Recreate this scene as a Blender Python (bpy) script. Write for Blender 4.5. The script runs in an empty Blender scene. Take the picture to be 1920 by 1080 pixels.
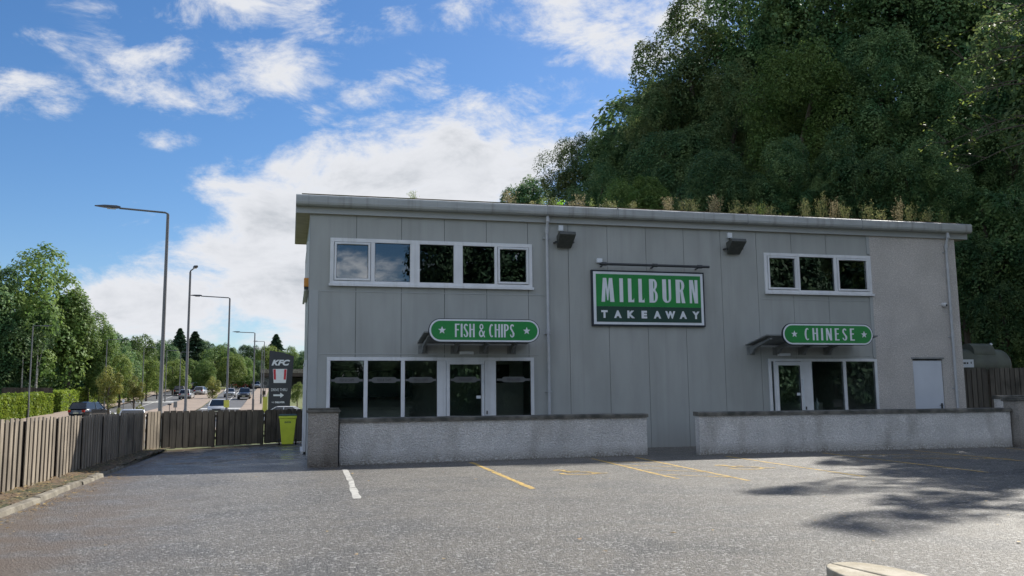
import bpy, math, random
import numpy as np
from mathutils import Vector, Matrix
R = math.radians
S = bpy.context.scene
C = S.collection

# ------------------------------------------------------------------ camera
EYE = 1.3
FPX, PITCH, ROLL, YAW = 1658.2, .128872, -.0106955, .245185   # solved from the photograph's vanishing points
fw = Vector((math.sin(YAW)*math.cos(PITCH), math.cos(YAW)*math.cos(PITCH), math.sin(PITCH)))
rt = Vector((math.cos(YAW), -math.sin(YAW), 0)); up = rt.cross(fw)
r2 = rt*math.cos(ROLL) + up*math.sin(ROLL); u2 = -rt*math.sin(ROLL) + up*math.cos(ROLL)
cam = bpy.data.cameras.new('camera'); camo = bpy.data.objects.new('camera', cam); C.objects.link(camo)
cam.sensor_width = 36; cam.lens = FPX/1920*36; cam.clip_end = 3000; cam.clip_start = .05
camo.matrix_world = Matrix.Translation((0, 0, EYE)) @ Matrix((r2, u2, -fw)).transposed().to_4x4()
S.camera = camo

# ------------------------------------------------------------------ light
SUN_EL, SUN_AZ = R(38.7), R(53)          # azimuth from +Y towards +X
sd = Vector((math.sin(SUN_AZ)*math.cos(SUN_EL), math.cos(SUN_AZ)*math.cos(SUN_EL), math.sin(SUN_EL)))
sl = bpy.data.lights.new('sun', 'SUN'); sl.energy = 3.6; sl.angle = R(.53); sl.color = (1, .95, .86)
so = bpy.data.objects.new('sun', sl); C.objects.link(so); so.rotation_euler = sd.to_track_quat('Z', 'Y').to_euler()
S.view_settings.view_transform = 'Standard'; S.view_settings.look = 'None'
S.view_settings.exposure = .95; S.view_settings.gamma = 1

def ray(px, py):
    return fw*FPX + r2*(px-960) - u2*(py-540)
def azel(px, py):
    d = ray(px, py).normalized()
    return math.atan2(d.x, d.y), math.asin(d.z)

W = bpy.data.worlds.new('World'); S.world = W; W.use_nodes = True
def build_world():
    nt = W.node_tree; N = nt.nodes; N.clear(); L = nt.links.new
    def nd(t, **k):
        n = N.new(t)
        for a, b in k.items(): setattr(n, a, b)
        return n
    def M(op, a, b=None, c=None, clamp=False):
        n = nd('ShaderNodeMath', operation=op); n.use_clamp = clamp
        for i, v in enumerate((a, b, c)):
            if v is None: continue
            if isinstance(v, (int, float)): n.inputs[i].default_value = v
            else: L(v, n.inputs[i])
        return n.outputs[0]
    sky = nd('ShaderNodeTexSky', sky_type='NISHITA'); sky.sun_disc = False
    sky.sun_elevation = SUN_EL; sky.sun_rotation = SUN_AZ
    sky.altitude = 0; sky.air_density = 1.0; sky.dust_density = .35; sky.ozone_density = 3.0
    tc = nd('ShaderNodeTexCoord'); sp = nd('ShaderNodeSeparateXYZ'); L(tc.outputs['Generated'], sp.inputs[0])
    x, y, z = sp.outputs
    az = M('ARCTAN2', x, y); el = M('ARCSINE', z)
    ae = nd('ShaderNodeCombineXYZ'); L(az, ae.inputs[0]); L(el, ae.inputs[1])
    zz = M('ADD', M('MAXIMUM', z, 0.0), .16)
    pl = nd('ShaderNodeCombineXYZ'); L(M('DIVIDE', x, zz), pl.inputs[0]); L(M('DIVIDE', y, zz), pl.inputs[1])
    def noise(src, sc, det, rough, dist=0., off=(0, 0, 0), scl=(1, 1, 1), rot=0):
        mp = nd('ShaderNodeMapping'); mp.inputs['Location'].default_value = off; mp.inputs['Scale'].default_value = scl
        mp.inputs['Rotation'].default_value = (0, 0, rot); L(src, mp.inputs[0])
        n = nd('ShaderNodeTexNoise'); n.inputs['Scale'].default_value = sc; n.inputs['Detail'].default_value = det
        n.inputs['Roughness'].default_value = rough; n.inputs['Distortion'].default_value = dist; L(mp.outputs[0], n.inputs['Vector'])
        return n.outputs['Fac']
    n1 = noise(ae.outputs[0], 9, 12, .66, .35, (3.1, 1.7, 0), (1, 1.9, 1), R(-14))
    n2 = noise(pl.outputs[0], 2.1, 7, .6, .4, (0.4, 5.2, 0))
    # cloud banks: px, py, half width, half height (photo pixels), tilt, weight
    B = [(800, 335, 310, 125, 12, 1.5), (640, 420, 230, 130, 0, 1.5), (330, 565, 270, 100, 20, 1.35), (700, 520, 400, 140, 0, 1.6),
         (325, 155, 150, 62, -12, .85), (520, 130, 110, 60, 0, .85), (760, 165, 120, 48, 6, .8),
         (960, 195, 150, 48, 10, .9), (35, 185, 90, 45, 5, .9), (230, 5, 110, 40, 0, .6), (480, 15, 230, 55, 0, .7),
         (750, 15, 60, 40, 0, .7), (1000, 10, 260, 50, 0, .8), (1100, 55, 130, 45, 0, .75), (1200, 45, 150, 75, 10, 1.0),
         (1130, 105, 40, 35, 40, .7), (1070, 112, 60, 20, 5, .5), (325, 262, 60, 18, 0, .6), (585, 215, 60, 30, 0, .5),
         (170, 95, 60, 25, 0, .38), (90, 78, 50, 18, 0, .45), (280, 70, 70, 60, 0, .35), (1290, 10, 130, 60, 0, .9),
         (60, 620, 300, 60, 0, .9), (1000, 640, 500, 120, 0, .8), (150, 520, 40, 30, 0, .8),
         (1130, 330, 140, 90, 0, .5)]
    tot = None
    k = 1/FPX
    for (px, py, hw, hh, tilt, wt) in B:
        a, e = azel(px, py)
        mp = nd('ShaderNodeMapping', vector_type='TEXTURE')
        mp.inputs['Location'].default_value = (a, e, 0); mp.inputs['Rotation'].default_value = (0, 0, R(tilt))
        mp.inputs['Scale'].default_value = (hw*k*1.15, hh*k*1.15, 1); L(ae.outputs[0], mp.inputs[0])
        ln = nd('ShaderNodeVectorMath', operation='LENGTH'); L(mp.outputs[0], ln.inputs[0])
        mr = nd('ShaderNodeMapRange', interpolation_type='SMOOTHSTEP'); L(ln.outputs['Value'], mr.inputs[0])
        mr.inputs[1].default_value = 1.35; mr.inputs[2].default_value = .25; mr.inputs[3].default_value = 0; mr.inputs[4].default_value = wt
        tot = mr.outputs[0] if tot is None else M('MAXIMUM', tot, mr.outputs[0])
    # elsewhere in the sky: broken cumulus
    inview = nd('ShaderNodeMapRange', interpolation_type='SMOOTHSTEP'); L(M('ABSOLUTE', M('SUBTRACT', az, .25)), inview.inputs[0])
    inview.inputs[1].default_value = .75; inview.inputs[2].default_value = 1.1
    rest = M('MULTIPLY', inview.outputs[0], M('MULTIPLY_ADD', n2, 2.2, -.5, clamp=True))
    low = nd('ShaderNodeMapRange', interpolation_type='SMOOTHSTEP'); L(el, low.inputs[0])
    low.inputs[1].default_value = .26; low.inputs[2].default_value = .08; low.inputs[3].default_value = 0; low.inputs[4].default_value = .55
    tot = M('MAXIMUM', tot, M('MAXIMUM', rest, M('MULTIPLY', inview.outputs[0], low.outputs[0])))
    dens = M('ADD', M('ADD', tot, M('MULTIPLY', M('SUBTRACT', n1, .5), 3.6)), M('MULTIPLY', M('SUBTRACT', n2, .5), 1.2))
    mk = nd('ShaderNodeMapRange', interpolation_type='SMOOTHSTEP'); L(dens, mk.inputs[0])
    mk.inputs[1].default_value = .30; mk.inputs[2].default_value = 1.25
    gate = nd('ShaderNodeMapRange', interpolation_type='SMOOTHSTEP'); L(tot, gate.inputs[0])
    gate.inputs[1].default_value = 0; gate.inputs[2].default_value = .25
    mask = M('MULTIPLY', mk.outputs[0], gate.outputs[0], clamp=True)
    # thick parts of a cloud are greyer, edges brighter
    n3 = noise(ae.outputs[0], 13, 6, .55, .3, (8, 2, 0), (1, 1.9, 1))
    sh = nd('ShaderNodeMapRange', interpolation_type='SMOOTHSTEP'); L(n3, sh.inputs[0]); sh.inputs[1].default_value = .3; sh.inputs[2].default_value = .68
    thick = nd('ShaderNodeMapRange', interpolation_type='SMOOTHSTEP'); L(dens, thick.inputs[0]); thick.inputs[1].default_value = 1.0; thick.inputs[2].default_value = 2.2
    cc = nd('ShaderNodeMix', data_type='RGBA'); L(M('MULTIPLY', thick.outputs[0], M('MULTIPLY_ADD', sh.outputs[0], -.75, .95)), cc.inputs[0])
    cc.inputs[6].default_value = (.93, .95, 1, 1); cc.inputs[7].default_value = (.56, .60, .66, 1)
    hs = nd('ShaderNodeHueSaturation'); hs.inputs['Saturation'].default_value = 1.22; L(sky.outputs[0], hs.inputs['Color'])
    b1 = nd('ShaderNodeBackground'); tint = nd('ShaderNodeMix', data_type='RGBA', blend_type='MULTIPLY'); tint.inputs[0].default_value = 1; L(hs.outputs[0], tint.inputs[6]); tint.inputs[7].default_value = (.98, 1.0, 1.08, 1)
    L(tint.outputs[2], b1.inputs[0]); b1.inputs[1].default_value = .06
    b2 = nd('ShaderNodeBackground'); L(cc.outputs[2], b2.inputs[0])
    # unseen clouds behind the viewer, brightened like front-lit cumulus to fill the shaded facade
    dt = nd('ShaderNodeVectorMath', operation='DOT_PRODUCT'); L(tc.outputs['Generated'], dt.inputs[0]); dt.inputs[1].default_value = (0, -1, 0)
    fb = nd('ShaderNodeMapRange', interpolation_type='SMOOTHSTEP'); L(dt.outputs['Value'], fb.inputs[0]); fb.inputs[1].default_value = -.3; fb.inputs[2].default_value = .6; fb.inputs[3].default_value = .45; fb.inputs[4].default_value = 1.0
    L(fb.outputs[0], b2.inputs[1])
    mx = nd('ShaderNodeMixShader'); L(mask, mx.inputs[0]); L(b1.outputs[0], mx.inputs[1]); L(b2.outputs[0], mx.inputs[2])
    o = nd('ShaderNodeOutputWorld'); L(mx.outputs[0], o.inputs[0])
build_world()

# ------------------------------------------------------------------ terrain height
TP = [(-60, 0), (32, 0), (38, -.4), (82, -.35), (99, .35), (120, 1.0), (148, 2.3), (217, 5.5), (300, 8.5), (500, 16), (900, 26), (2500, 60)]
def sstep(a, b, x):
    t = min(1, max(0, (x-a)/(b-a))); return t*t*(3-2*t)
def tz(x, y):
    z = float(np.interp(y, [p[0] for p in TP], [p[1] for p in TP]))
    xl = 6 + max(0, y-33)*.17
    if y > 31: z += min(14, max(0, y-32)*.42)*sstep(xl, xl+9, x)*(1-sstep(260, 500, y))
    if x > 21: z += 1.5*sstep(21.5, 26, x)*sstep(21, 26, y)*(1-sstep(33, 40, y))
    return z
def P(px, Y):
    """world x at depth Y under photo column px, and the scale metres per photo pixel there"""
    d = ray(px, 700); return d.x*Y/d.y, Y/d.y
def ztop(px, py, Y):
    d = ray(px, py); return EYE + d.z*Y/d.y
def gnd(px, py):
    d = ray(px, py); Y = 60.
    while Y < 900:
        if EYE + d.z*Y/d.y < tz(d.x*Y/d.y, Y): break
        Y += .5
    return d.x*Y/d.y, Y

# ------------------------------------------------------------------ materials
def mat(name, col, col2=None, scale=4., rough=.6, metal=0., bump=0., bscale=60., spec=.5, island=0., coat=0., detail=5., stretch=(1, 1, 1), rvar=0., lo=.35, hi=.65):
    m = bpy.data.materials.new(name); m.use_nodes = True
    nt = m.node_tree; N = nt.nodes; L = nt.links.new; b = N['Principled BSDF']
    b.inputs['Roughness'].default_value = rough; b.inputs['Metallic'].default_value = metal
    b.inputs['Specular IOR Level'].default_value = spec; b.inputs['Coat Weight'].default_value = coat; b.inputs['Coat Roughness'].default_value = .05
    tc = N.new('ShaderNodeTexCoord'); mp = N.new('ShaderNodeMapping'); mp.inputs['Scale'].default_value = stretch
    L(tc.outputs['Object'], mp.inputs[0])
    if col2 is None: col2 = tuple(c*.88 for c in col)
    n = N.new('ShaderNodeTexNoise'); n.inputs['Scale'].default_value = scale; n.inputs['Detail'].default_value = detail; L(mp.outputs[0], n.inputs['Vector'])
    rp = N.new('ShaderNodeMapRange'); rp.inputs[1].default_value = lo; rp.inputs[2].default_value = hi; L(n.outputs['Fac'], rp.inputs[0])
    mx = N.new('ShaderNodeMix'); mx.data_type = 'RGBA'; L(rp.outputs[0], mx.inputs[0])
    mx.inputs[6].default_value = (*col, 1); mx.inputs[7].default_value = (*col2, 1)
    out = mx.outputs[2]
    if island:
        g = N.new('ShaderNodeNewGeometry'); r = N.new('ShaderNodeMapRange'); L(g.outputs['Random Per Island'], r.inputs[0])
        r.inputs[3].default_value = 1-island; r.inputs[4].default_value = 1+island
        hs = N.new('ShaderNodeHueSaturation'); L(out, hs.inputs['Color']); L(r.outputs[0], hs.inputs['Value']); out = hs.outputs[0]
    L(out, b.inputs['Base Color'])
    if rvar:
        r = N.new('ShaderNodeMapRange'); L(n.outputs['Fac'], r.inputs[0]); r.inputs[1].default_value = .3; r.inputs[2].default_value = .7
        r.inputs[3].default_value = rough-rvar; r.inputs[4].default_value = rough+rvar; L(r.outputs[0], b.inputs['Roughness'])
    if bump:
        n2 = N.new('ShaderNodeTexNoise'); n2.inputs['Scale'].default_value = bscale; n2.inputs['Detail'].default_value = 3; L(mp.outputs[0], n2.inputs['Vector'])
        bp = N.new('ShaderNodeBump'); bp.inputs['Strength'].default_value = 1; bp.inputs['Distance'].default_value = bump
        L(n2.outputs['Fac'], bp.inputs['Height']); L(bp.outputs[0], b.inputs['Normal'])
    return m
def leafmat(name, c1, c2, scale=3.2, trans=.35, rough=.6):
    m = mat(name, c1, c2, scale=scale, rough=rough, island=.3, spec=.25, lo=.42, hi=.6)
    nt = m.node_tree; N = nt.nodes; L = nt.links.new; b = N['Principled BSDF']
    src = b.inputs['Base Color'].links[0].from_socket
    oi = N.new('ShaderNodeObjectInfo'); orr = N.new('ShaderNodeMapRange'); L(oi.outputs['Random'], orr.inputs[0]); orr.inputs[3].default_value = .75; orr.inputs[4].default_value = 1.25
    ov = N.new('ShaderNodeHueSaturation'); L(src, ov.inputs['Color']); L(orr.outputs[0], ov.inputs['Value']); src = ov.outputs[0]; L(src, b.inputs['Base Color'])
    t = N.new('ShaderNodeBsdfTranslucent'); hs = N.new('ShaderNodeHueSaturation'); hs.inputs['Value'].default_value = 1.5; hs.inputs['Hue'].default_value = .485
    L(src, hs.inputs['Color']); L(hs.outputs[0], t.inputs[0])
    mx = N.new('ShaderNodeMixShader'); mx.inputs[0].default_value = trans
    L(b.outputs[0], mx.inputs[1]); L(t.outputs[0], mx.inputs[2]); L(mx.outputs[0], N['Material Output'].inputs[0])
    return m
def glassmat(name, tint, k=1.6, base=.05):
    m = bpy.data.materials.new(name); m.use_nodes = True; nt = m.node_tree; N = nt.nodes; L = nt.links.new
    N.remove(N['Principled BSDF'])
    fr = N.new('ShaderNodeFresnel'); fr.inputs[0].default_value = 1.5
    ma = N.new('ShaderNodeMath'); ma.operation = 'MULTIPLY_ADD'; ma.inputs[1].default_value = k; ma.inputs[2].default_value = base; ma.use_clamp = True
    L(fr.outputs[0], ma.inputs[0])
    t = N.new('ShaderNodeBsdfTransparent'); t.inputs[0].default_value = (*tint, 1)
    g = N.new('ShaderNodeBsdfGlossy'); g.inputs['Roughness'].default_value = .0; g.inputs[0].default_value = (.95, .97, 1, 1)
    mx = N.new('ShaderNodeMixShader'); L(ma.outputs[0], mx.inputs[0]); L(t.outputs[0], mx.inputs[1]); L(g.outputs[0], mx.inputs[2])
    L(mx.outputs[0], N['Material Output'].inputs[0]); return m

K = {}
K['clad'] = mat('grey_cladding', (.345, .362, .35), (.30, .315, .302), scale=1.3, rough=.5, bump=.0012, bscale=90, detail=9, stretch=(1.6, 1, .45))
K['flash'] = mat('grey_flashing', (.36, .38, .38), (.33, .35, .35), scale=1.2, rough=.42)
K['joint'] = mat('joint_shadow_gap', (.045, .05, .05), rough=.8)
K['gutter'] = mat('gutter_metal', (.38, .40, .40), (.31, .33, .33), scale=1.5, rough=.65, stretch=(1, 1, 6))
K['soffit'] = mat('soffit_board', (.42, .39, .31), (.33, .30, .24), scale=3, rough=.7)
K['pipe'] = mat('downpipe_grey', (.42, .44, .46), (.36, .38, .40), scale=5, rough=.4)
K['upvc'] = mat('white_frame', (.68, .70, .72), (.60, .62, .64), scale=2.5, rough=.35)
K['seal'] = mat('black_seal', (.02, .02, .022), rough=.5)
K['glass'] = glassmat('window_glass', (.40, .44, .43), 2.2, .05)
K['glass_low'] = glassmat('shopfront_glass', (.84, .88, .86), 1.2, .03)
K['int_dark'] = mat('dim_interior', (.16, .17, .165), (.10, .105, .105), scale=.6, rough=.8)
K['int_low'] = mat('shop_wall_paint', (.50, .50, .46), (.42, .42, .39), scale=.6, rough=.7)
K['int_mid'] = mat('interior_counter', (.62, .60, .54), (.5, .49, .45), scale=.8, rough=.6)
K['int_floor'] = mat('interior_floor', (.30, .28, .25), rough=.4)
K['green'] = mat('sign_green', (.018, .235, .05), (.014, .20, .045), scale=2, rough=.35)
K['dkgreen'] = mat('sign_dark_green', (.018, .055, .042), rough=.35)
K['signblack'] = mat('sign_edge', (.012, .018, .028), rough=.4)
K['signwhite'] = mat('sign_white', (.66, .70, .74), (.6, .64, .68), scale=3, rough=.4)
K['steel'] = mat('grey_steelwork', (.22, .235, .235), (.16, .17, .17), scale=5, rough=.5)
K['dkmetal'] = mat('dark_metal', (.04, .045, .05), (.03, .033, .036), scale=6, rough=.45)
K['flood'] = mat('floodlight_body', (.075, .08, .07), (.05, .055, .05), scale=10, rough=.5)
K['cement'] = mat('cement_coping', (.19, .18, .155), (.05, .052, .045), scale=3.4, rough=.85, bump=.006, bscale=40, lo=.3, hi=.62)
K['bin'] = mat('lime_bin_plastic', (.70, .80, .07), (.62, .72, .06), scale=4, rough=.4)
K['binlid'] = mat('bin_lid_plastic', (.03, .08, .06), rough=.5)
K['rubber'] = mat('tyre_rubber', (.02, .02, .02), rough=.8)
K['pole'] = mat('lamp_post_paint', (.17, .165, .17), (.11, .11, .115), scale=3, rough=.45, stretch=(1, 1, .2))
K['lantern'] = mat('lantern_casing', (.06, .065, .075), rough=.4)
K['lens'] = mat('lantern_lens', (.45, .47, .5), rough=.2)
K['bark'] = mat('tree_bark', (.10, .08, .06), (.05, .042, .033), scale=3, rough=.9, bump=.02, bscale=12, stretch=(1, 1, .3))
K['birch'] = mat('pale_birch_bark', (.55, .52, .46), (.2, .18, .15), scale=6, rough=.8, stretch=(.4, .4, 2))
K['yellow'] = mat('yellow_marking', (.58, .37, .07), (.17, .15, .11), scale=11, rough=.7, lo=.42, hi=.68)
K['whitemark'] = mat('white_marking', (.50, .485, .44), (.22, .215, .20), scale=7, rough=.7, lo=.45, hi=.72)
K['roadwhite'] = mat('road_white', (.6, .6, .58), rough=.7)
K['concrete'] = mat('kerb_concrete', (.26, .235, .185), (.12, .105, .08), scale=3.5, rough=.85, bump=.01, bscale=30, island=.12)
K['islandstone'] = mat('island_stone', (.50, .45, .35), (.34, .29, .20), scale=6, rough=.85, bump=.008, bscale=40)
K['road'] = mat('road_asphalt', (.115, .115, .118), (.09, .09, .093), scale=.2, rough=.75)
K['pave'] = mat('pavement_red', (.33, .255, .20), (.25, .20, .16), scale=.5, rough=.85)
K['totem'] = mat('totem_charcoal', (.022, .026, .034), (.018, .021, .028), scale=1, rough=.35)
K['red'] = mat('sign_red', (.48, .02, .035), rough=.4)
K['amber'] = mat('amber_box', (.60, .24, .02), rough=.4)
K['hivis'] = mat('yellow_plate', (.62, .62, .10), rough=.5)
K['tank'] = mat('tank_green', (.135, .15, .115), (.08, .09, .07), scale=1.5, rough=.6)
K['svc_door'] = mat('service_door_paint', (.56, .60, .66), (.50, .54, .60), scale=1.2, rough=.45)

def rendermat(name, c1, c2, dirt, disp=.012):
    """rough-cast render: pebbly bump, streaky weathering"""
    m = mat(name, c1, c2, scale=1.3, rough=.9, spec=.25, detail=7)
    nt = m.node_tree; N = nt.nodes; L = nt.links.new; b = N['Principled BSDF']
    tc = N['Texture Coordinate']
    v = N.new('ShaderNodeTexVoronoi'); v.inputs['Scale'].default_value = 38; L(tc.outputs['Object'], v.inputs['Vector'])
    n = N.new('ShaderNodeTexNoise'); n.inputs['Scale'].default_value = 24; n.inputs['Detail'].default_value = 6; L(tc.outputs['Object'], n.inputs['Vector'])
    ad = N.new('ShaderNodeMath'); ad.operation = 'MULTIPLY_ADD'; ad.inputs[1].default_value = -.5; L(v.outputs['Distance'], ad.inputs[0]); L(n.outputs['Fac'], ad.inputs[2])
    bp = N.new('ShaderNodeBump'); bp.inputs['Distance'].default_value = disp*3; bp.inputs['Strength'].default_value = 1; L(ad.outputs[0], bp.inputs['Height']); L(bp.outputs[0], b.inputs['Normal'])
    src = b.inputs['Base Color'].links[0].from_socket
    mp = N.new('ShaderNodeMapping'); mp.inputs['Scale'].default_value = (2.2, 2.2, .9); L(tc.outputs['Object'], mp.inputs[0])
    n3 = N.new('ShaderNodeTexNoise'); n3.inputs['Scale'].default_value = 1; n3.inputs['Detail'].default_value = 6; L(mp.outputs[0], n3.inputs['Vector'])
    sp = N.new('ShaderNodeSeparateXYZ'); L(tc.outputs['Object'], sp.inputs[0])
    pb = N.new('ShaderNodeMapRange'); L(ad.outputs[0], pb.inputs[0]); pb.inputs[1].default_value = .18; pb.inputs[2].default_value = .48; pb.inputs[3].default_value = .80; pb.inputs[4].default_value = 1.10
    hv = N.new('ShaderNodeHueSaturation'); L(src, hv.inputs['Color']); L(pb.outputs[0], hv.inputs['Value']); src = hv.outputs[0]
    # soiling: streaks from the top plus splash dirt along the foot
    lowz = N.new('ShaderNodeMapRange'); L(sp.outputs[2], lowz.inputs[0]); lowz.inputs[1].default_value = .28; lowz.inputs[2].default_value = 0; lowz.inputs[3].default_value = 0; lowz.inputs[4].default_value = .85
    f = N.new('ShaderNodeMapRange'); L(n3.outputs['Fac'], f.inputs[0]); f.inputs[1].default_value = .5; f.inputs[2].default_value = .8; f.inputs[4].default_value = .55
    fa = N.new('ShaderNodeMath'); fa.operation = 'ADD'; fa.use_clamp = True; L(f.outputs[0], fa.inputs[0]); 
    mm = N.new('ShaderNodeMath'); mm.operation = 'MULTIPLY'; L(lowz.outputs[0], mm.inputs[0]); 
    mr = N.new('ShaderNodeMapRange'); L(n.outputs['Fac'], mr.inputs[0]); mr.inputs[1].default_value = .35; mr.inputs[2].default_value = .55; L(mr.outputs[0], mm.inputs[1]); L(mm.outputs[0], fa.inputs[1])
    mx = N.new('ShaderNodeMix'); mx.data_type = 'RGBA'; L(fa.outputs[0], mx.inputs[0]); L(src, mx.inputs[6]); mx.inputs[7].default_value = (*dirt, 1)
    L(mx.outputs[2], b.inputs['Base Color']); return m
def streaks(m, dirt, amt):
    """thin rain streaks and a grimy foot"""
    nt = m.node_tree; N = nt.nodes; L = nt.links.new; b = N['Principled BSDF']; src = b.inputs['Base Color'].links[0].from_socket; tc = N['Texture Coordinate']
    mp = N.new('ShaderNodeMapping'); mp.inputs['Scale'].default_value = (7, 1, .22); L(tc.outputs['Object'], mp.inputs[0])
    n = N.new('ShaderNodeTexNoise'); n.inputs['Scale'].default_value = 1; n.inputs['Detail'].default_value = 7; L(mp.outputs[0], n.inputs['Vector'])
    a = N.new('ShaderNodeMapRange'); L(n.outputs['Fac'], a.inputs[0]); a.inputs[1].default_value = .52; a.inputs[2].default_value = .72; a.inputs[4].default_value = amt
    sp = N.new('ShaderNodeSeparateXYZ'); L(tc.outputs['Object'], sp.inputs[0]); f = N.new('ShaderNodeMapRange'); L(sp.outputs[2], f.inputs[0]); f.inputs[1].default_value = .7; f.inputs[2].default_value = 0; f.inputs[4].default_value = .35
    ad = N.new('ShaderNodeMath'); ad.operation = 'ADD'; ad.use_clamp = True; L(a.outputs[0], ad.inputs[0]); L(f.outputs[0], ad.inputs[1])
    mx = N.new('ShaderNodeMix'); mx.data_type = 'RGBA'; L(ad.outputs[0], mx.inputs[0]); L(src, mx.inputs[6]); mx.inputs[7].default_value = (*dirt, 1); L(mx.outputs[2], b.inputs['Base Color'])
streaks(K['clad'], (.19, .195, .18), .2); streaks(K['gutter'], (.16, .16, .14), .5); streaks(K['upvc'], (.38, .39, .37), .35)
K['roughcast'] = rendermat('roughcast_wall', (.74, .725, .70), (.62, .61, .59), (.22, .205, .175))
K['bldrender'] = rendermat('building_render', (.62, .585, .55), (.54, .515, .485), (.40, .38, .355), .008)

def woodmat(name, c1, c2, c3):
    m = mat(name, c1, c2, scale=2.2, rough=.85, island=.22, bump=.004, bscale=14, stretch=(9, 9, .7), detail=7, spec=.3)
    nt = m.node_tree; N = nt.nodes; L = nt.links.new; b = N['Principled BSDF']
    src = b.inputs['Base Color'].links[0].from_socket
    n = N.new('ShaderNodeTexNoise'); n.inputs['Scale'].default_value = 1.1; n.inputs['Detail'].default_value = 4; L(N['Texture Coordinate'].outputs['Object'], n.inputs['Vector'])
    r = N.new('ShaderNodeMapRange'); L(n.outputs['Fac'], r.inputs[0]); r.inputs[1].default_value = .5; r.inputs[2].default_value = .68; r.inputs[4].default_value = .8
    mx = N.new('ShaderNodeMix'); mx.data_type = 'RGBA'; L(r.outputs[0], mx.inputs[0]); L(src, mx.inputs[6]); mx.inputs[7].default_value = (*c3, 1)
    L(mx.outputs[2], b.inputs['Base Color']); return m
K['wood'] = woodmat('weathered_boards', (.30, .255, .20), (.19, .163, .13), (.12, .103, .085))
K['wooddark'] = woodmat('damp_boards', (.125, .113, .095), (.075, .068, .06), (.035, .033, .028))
K['timber'] = woodmat('dark_timber', (.09, .07, .055), (.06, .05, .04), (.04, .035, .03))

def asphalt():
    m = bpy.data.materials.new('car_park_asphalt'); m.use_nodes = True
    nt = m.node_tree; N = nt.nodes; L = nt.links.new; b = N['Principled BSDF']; tc = N.new('ShaderNodeTexCoord'); co = tc.outputs['Object']
    def nz(s, d, r=.55, dist=0.):
        n = N.new('ShaderNodeTexNoise'); n.inputs['Scale'].default_value = s; n.inputs['Detail'].default_value = d; n.inputs['Roughness'].default_value = r
        n.inputs['Distortion'].default_value = dist; L(co, n.inputs['Vector']); return n.outputs['Fac']
    def mr(v, a, c, lo=0., hi=1.):
        n = N.new('ShaderNodeMapRange'); n.interpolation_type = 'SMOOTHSTEP'; L(v, n.inputs[0])
        for i, q in enumerate((a, c, lo, hi)): n.inputs[i+1].default_value = q
        return n.outputs[0]
    def M(op, a, c):
        n = N.new('ShaderNodeMath'); n.operation = op
        for i, v in enumerate((a, c)):
            if isinstance(v, (int, float)): n.inputs[i].default_value = v
            else: L(v, n.inputs[i])
        return n.outputs[0]
    def mixc(f, a, c):
        n = N.new('ShaderNodeMix'); n.data_type = 'RGBA'; L(f, n.inputs[0])
        for i, v in ((6, a), (7, c)):
            if isinstance(v, tuple): n.inputs[i].default_value = (*v, 1)
            else: L(v, n.inputs[i])
        return n.outputs[2]
    sp = N.new('ShaderNodeSeparateXYZ'); L(co, sp.inputs[0])
    big = nz(.3, 7, .65, .6); med = nz(1.6, 6, .6); fine = nz(75, 3, .7)
    col = mixc(mr(big, .35, .65), (.136, .121, .096), (.090, .080, .065))
    col = mixc(mr(med, .45, .75, 0, .45), col, (.05, .05, .05))
    grit = nz(17, 10, .85); col = mixc(mr(grit, .41, .48, .7, 0), col, (.035, .034, .032)); col = mixc(mr(grit, .54, .62, 0, .6), col, (.38, .355, .31))
    wear = nz(.6, 8, .65, .8); col = mixc(mr(wear, .48, .60, 0, .75), col, (.06, .058, .054))
    oil = nz(.42, 3, .5, .2); ofine = nz(3.1, 5); col = mixc(M('MULTIPLY', mr(oil, .60, .68), mr(ofine, .40, .55, .2, .8)), col, (.03, .029, .028))
    vo = N.new('ShaderNodeTexVoronoi'); vo.inputs['Scale'].default_value = 42; L(co, vo.inputs['Vector'])
    chip = N.new('ShaderNodeSeparateXYZ'); L(vo.outputs['Color'], chip.inputs[0])
    col = mixc(mr(chip.outputs[0], .80, .95, 0, .9), col, (.38, .365, .34))
    col = mixc(mr(chip.outputs[1], .8, 1., 0, .6), col, (.03, .03, .03))
    # brown silt washed against the left kerb
    dirtx = mr(sp.outputs[0], -.6, -2.4); diry = mr(sp.outputs[1], 19, 9)
    d = M('MULTIPLY', M('MULTIPLY', dirtx, diry), mr(med, .3, .6))
    d2 = M('MULTIPLY', mr(sp.outputs[0], -2.2, -3.1), mr(med, .35, .6))
    col = mixc(M('MAXIMUM', d, d2), col, (.12, .082, .048))
    L(col, b.inputs['Base Color'])
    # damp patch on the drive beside the building
    wx = M('MULTIPLY', mr(sp.outputs[0], -3.6, -2.4), mr(sp.outputs[0], .9, .2)); wy = M('MULTIPLY', mr(sp.outputs[1], 19, 22), mr(sp.outputs[1], 31, 29))
    wet = M('MULTIPLY', M('MULTIPLY', wx, wy), mr(nz(.9, 4), .42, .6))
    rg = M('SUBTRACT', M('ADD', .36, M('MULTIPLY', med, .2)), M('MULTIPLY', wet, .38)); L(rg, b.inputs['Roughness'])
    b.inputs['Specular IOR Level'].default_value = .6
    bp = N.new('ShaderNodeBump'); bp.inputs['Distance'].default_value = .02; bp.inputs['Strength'].default_value = .9
    L(M('ADD', M('ADD', fine, M('MULTIPLY', grit, .8)), M('MULTIPLY', vo.outputs['Distance'], -.7)), bp.inputs['Height']); L(bp.outputs[0], b.inputs['Normal'])
    return m
K['asphalt'] = asphalt()
K['grass'] = mat('rough_grass', (.085, .12, .03), (.16, .16, .06), scale=.35, rough=.95, bump=.05, bscale=3)
K['hillsoil'] = mat('woodland_floor', (.035, .045, .02), (.05, .045, .03), scale=.6, rough=.95)
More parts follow.
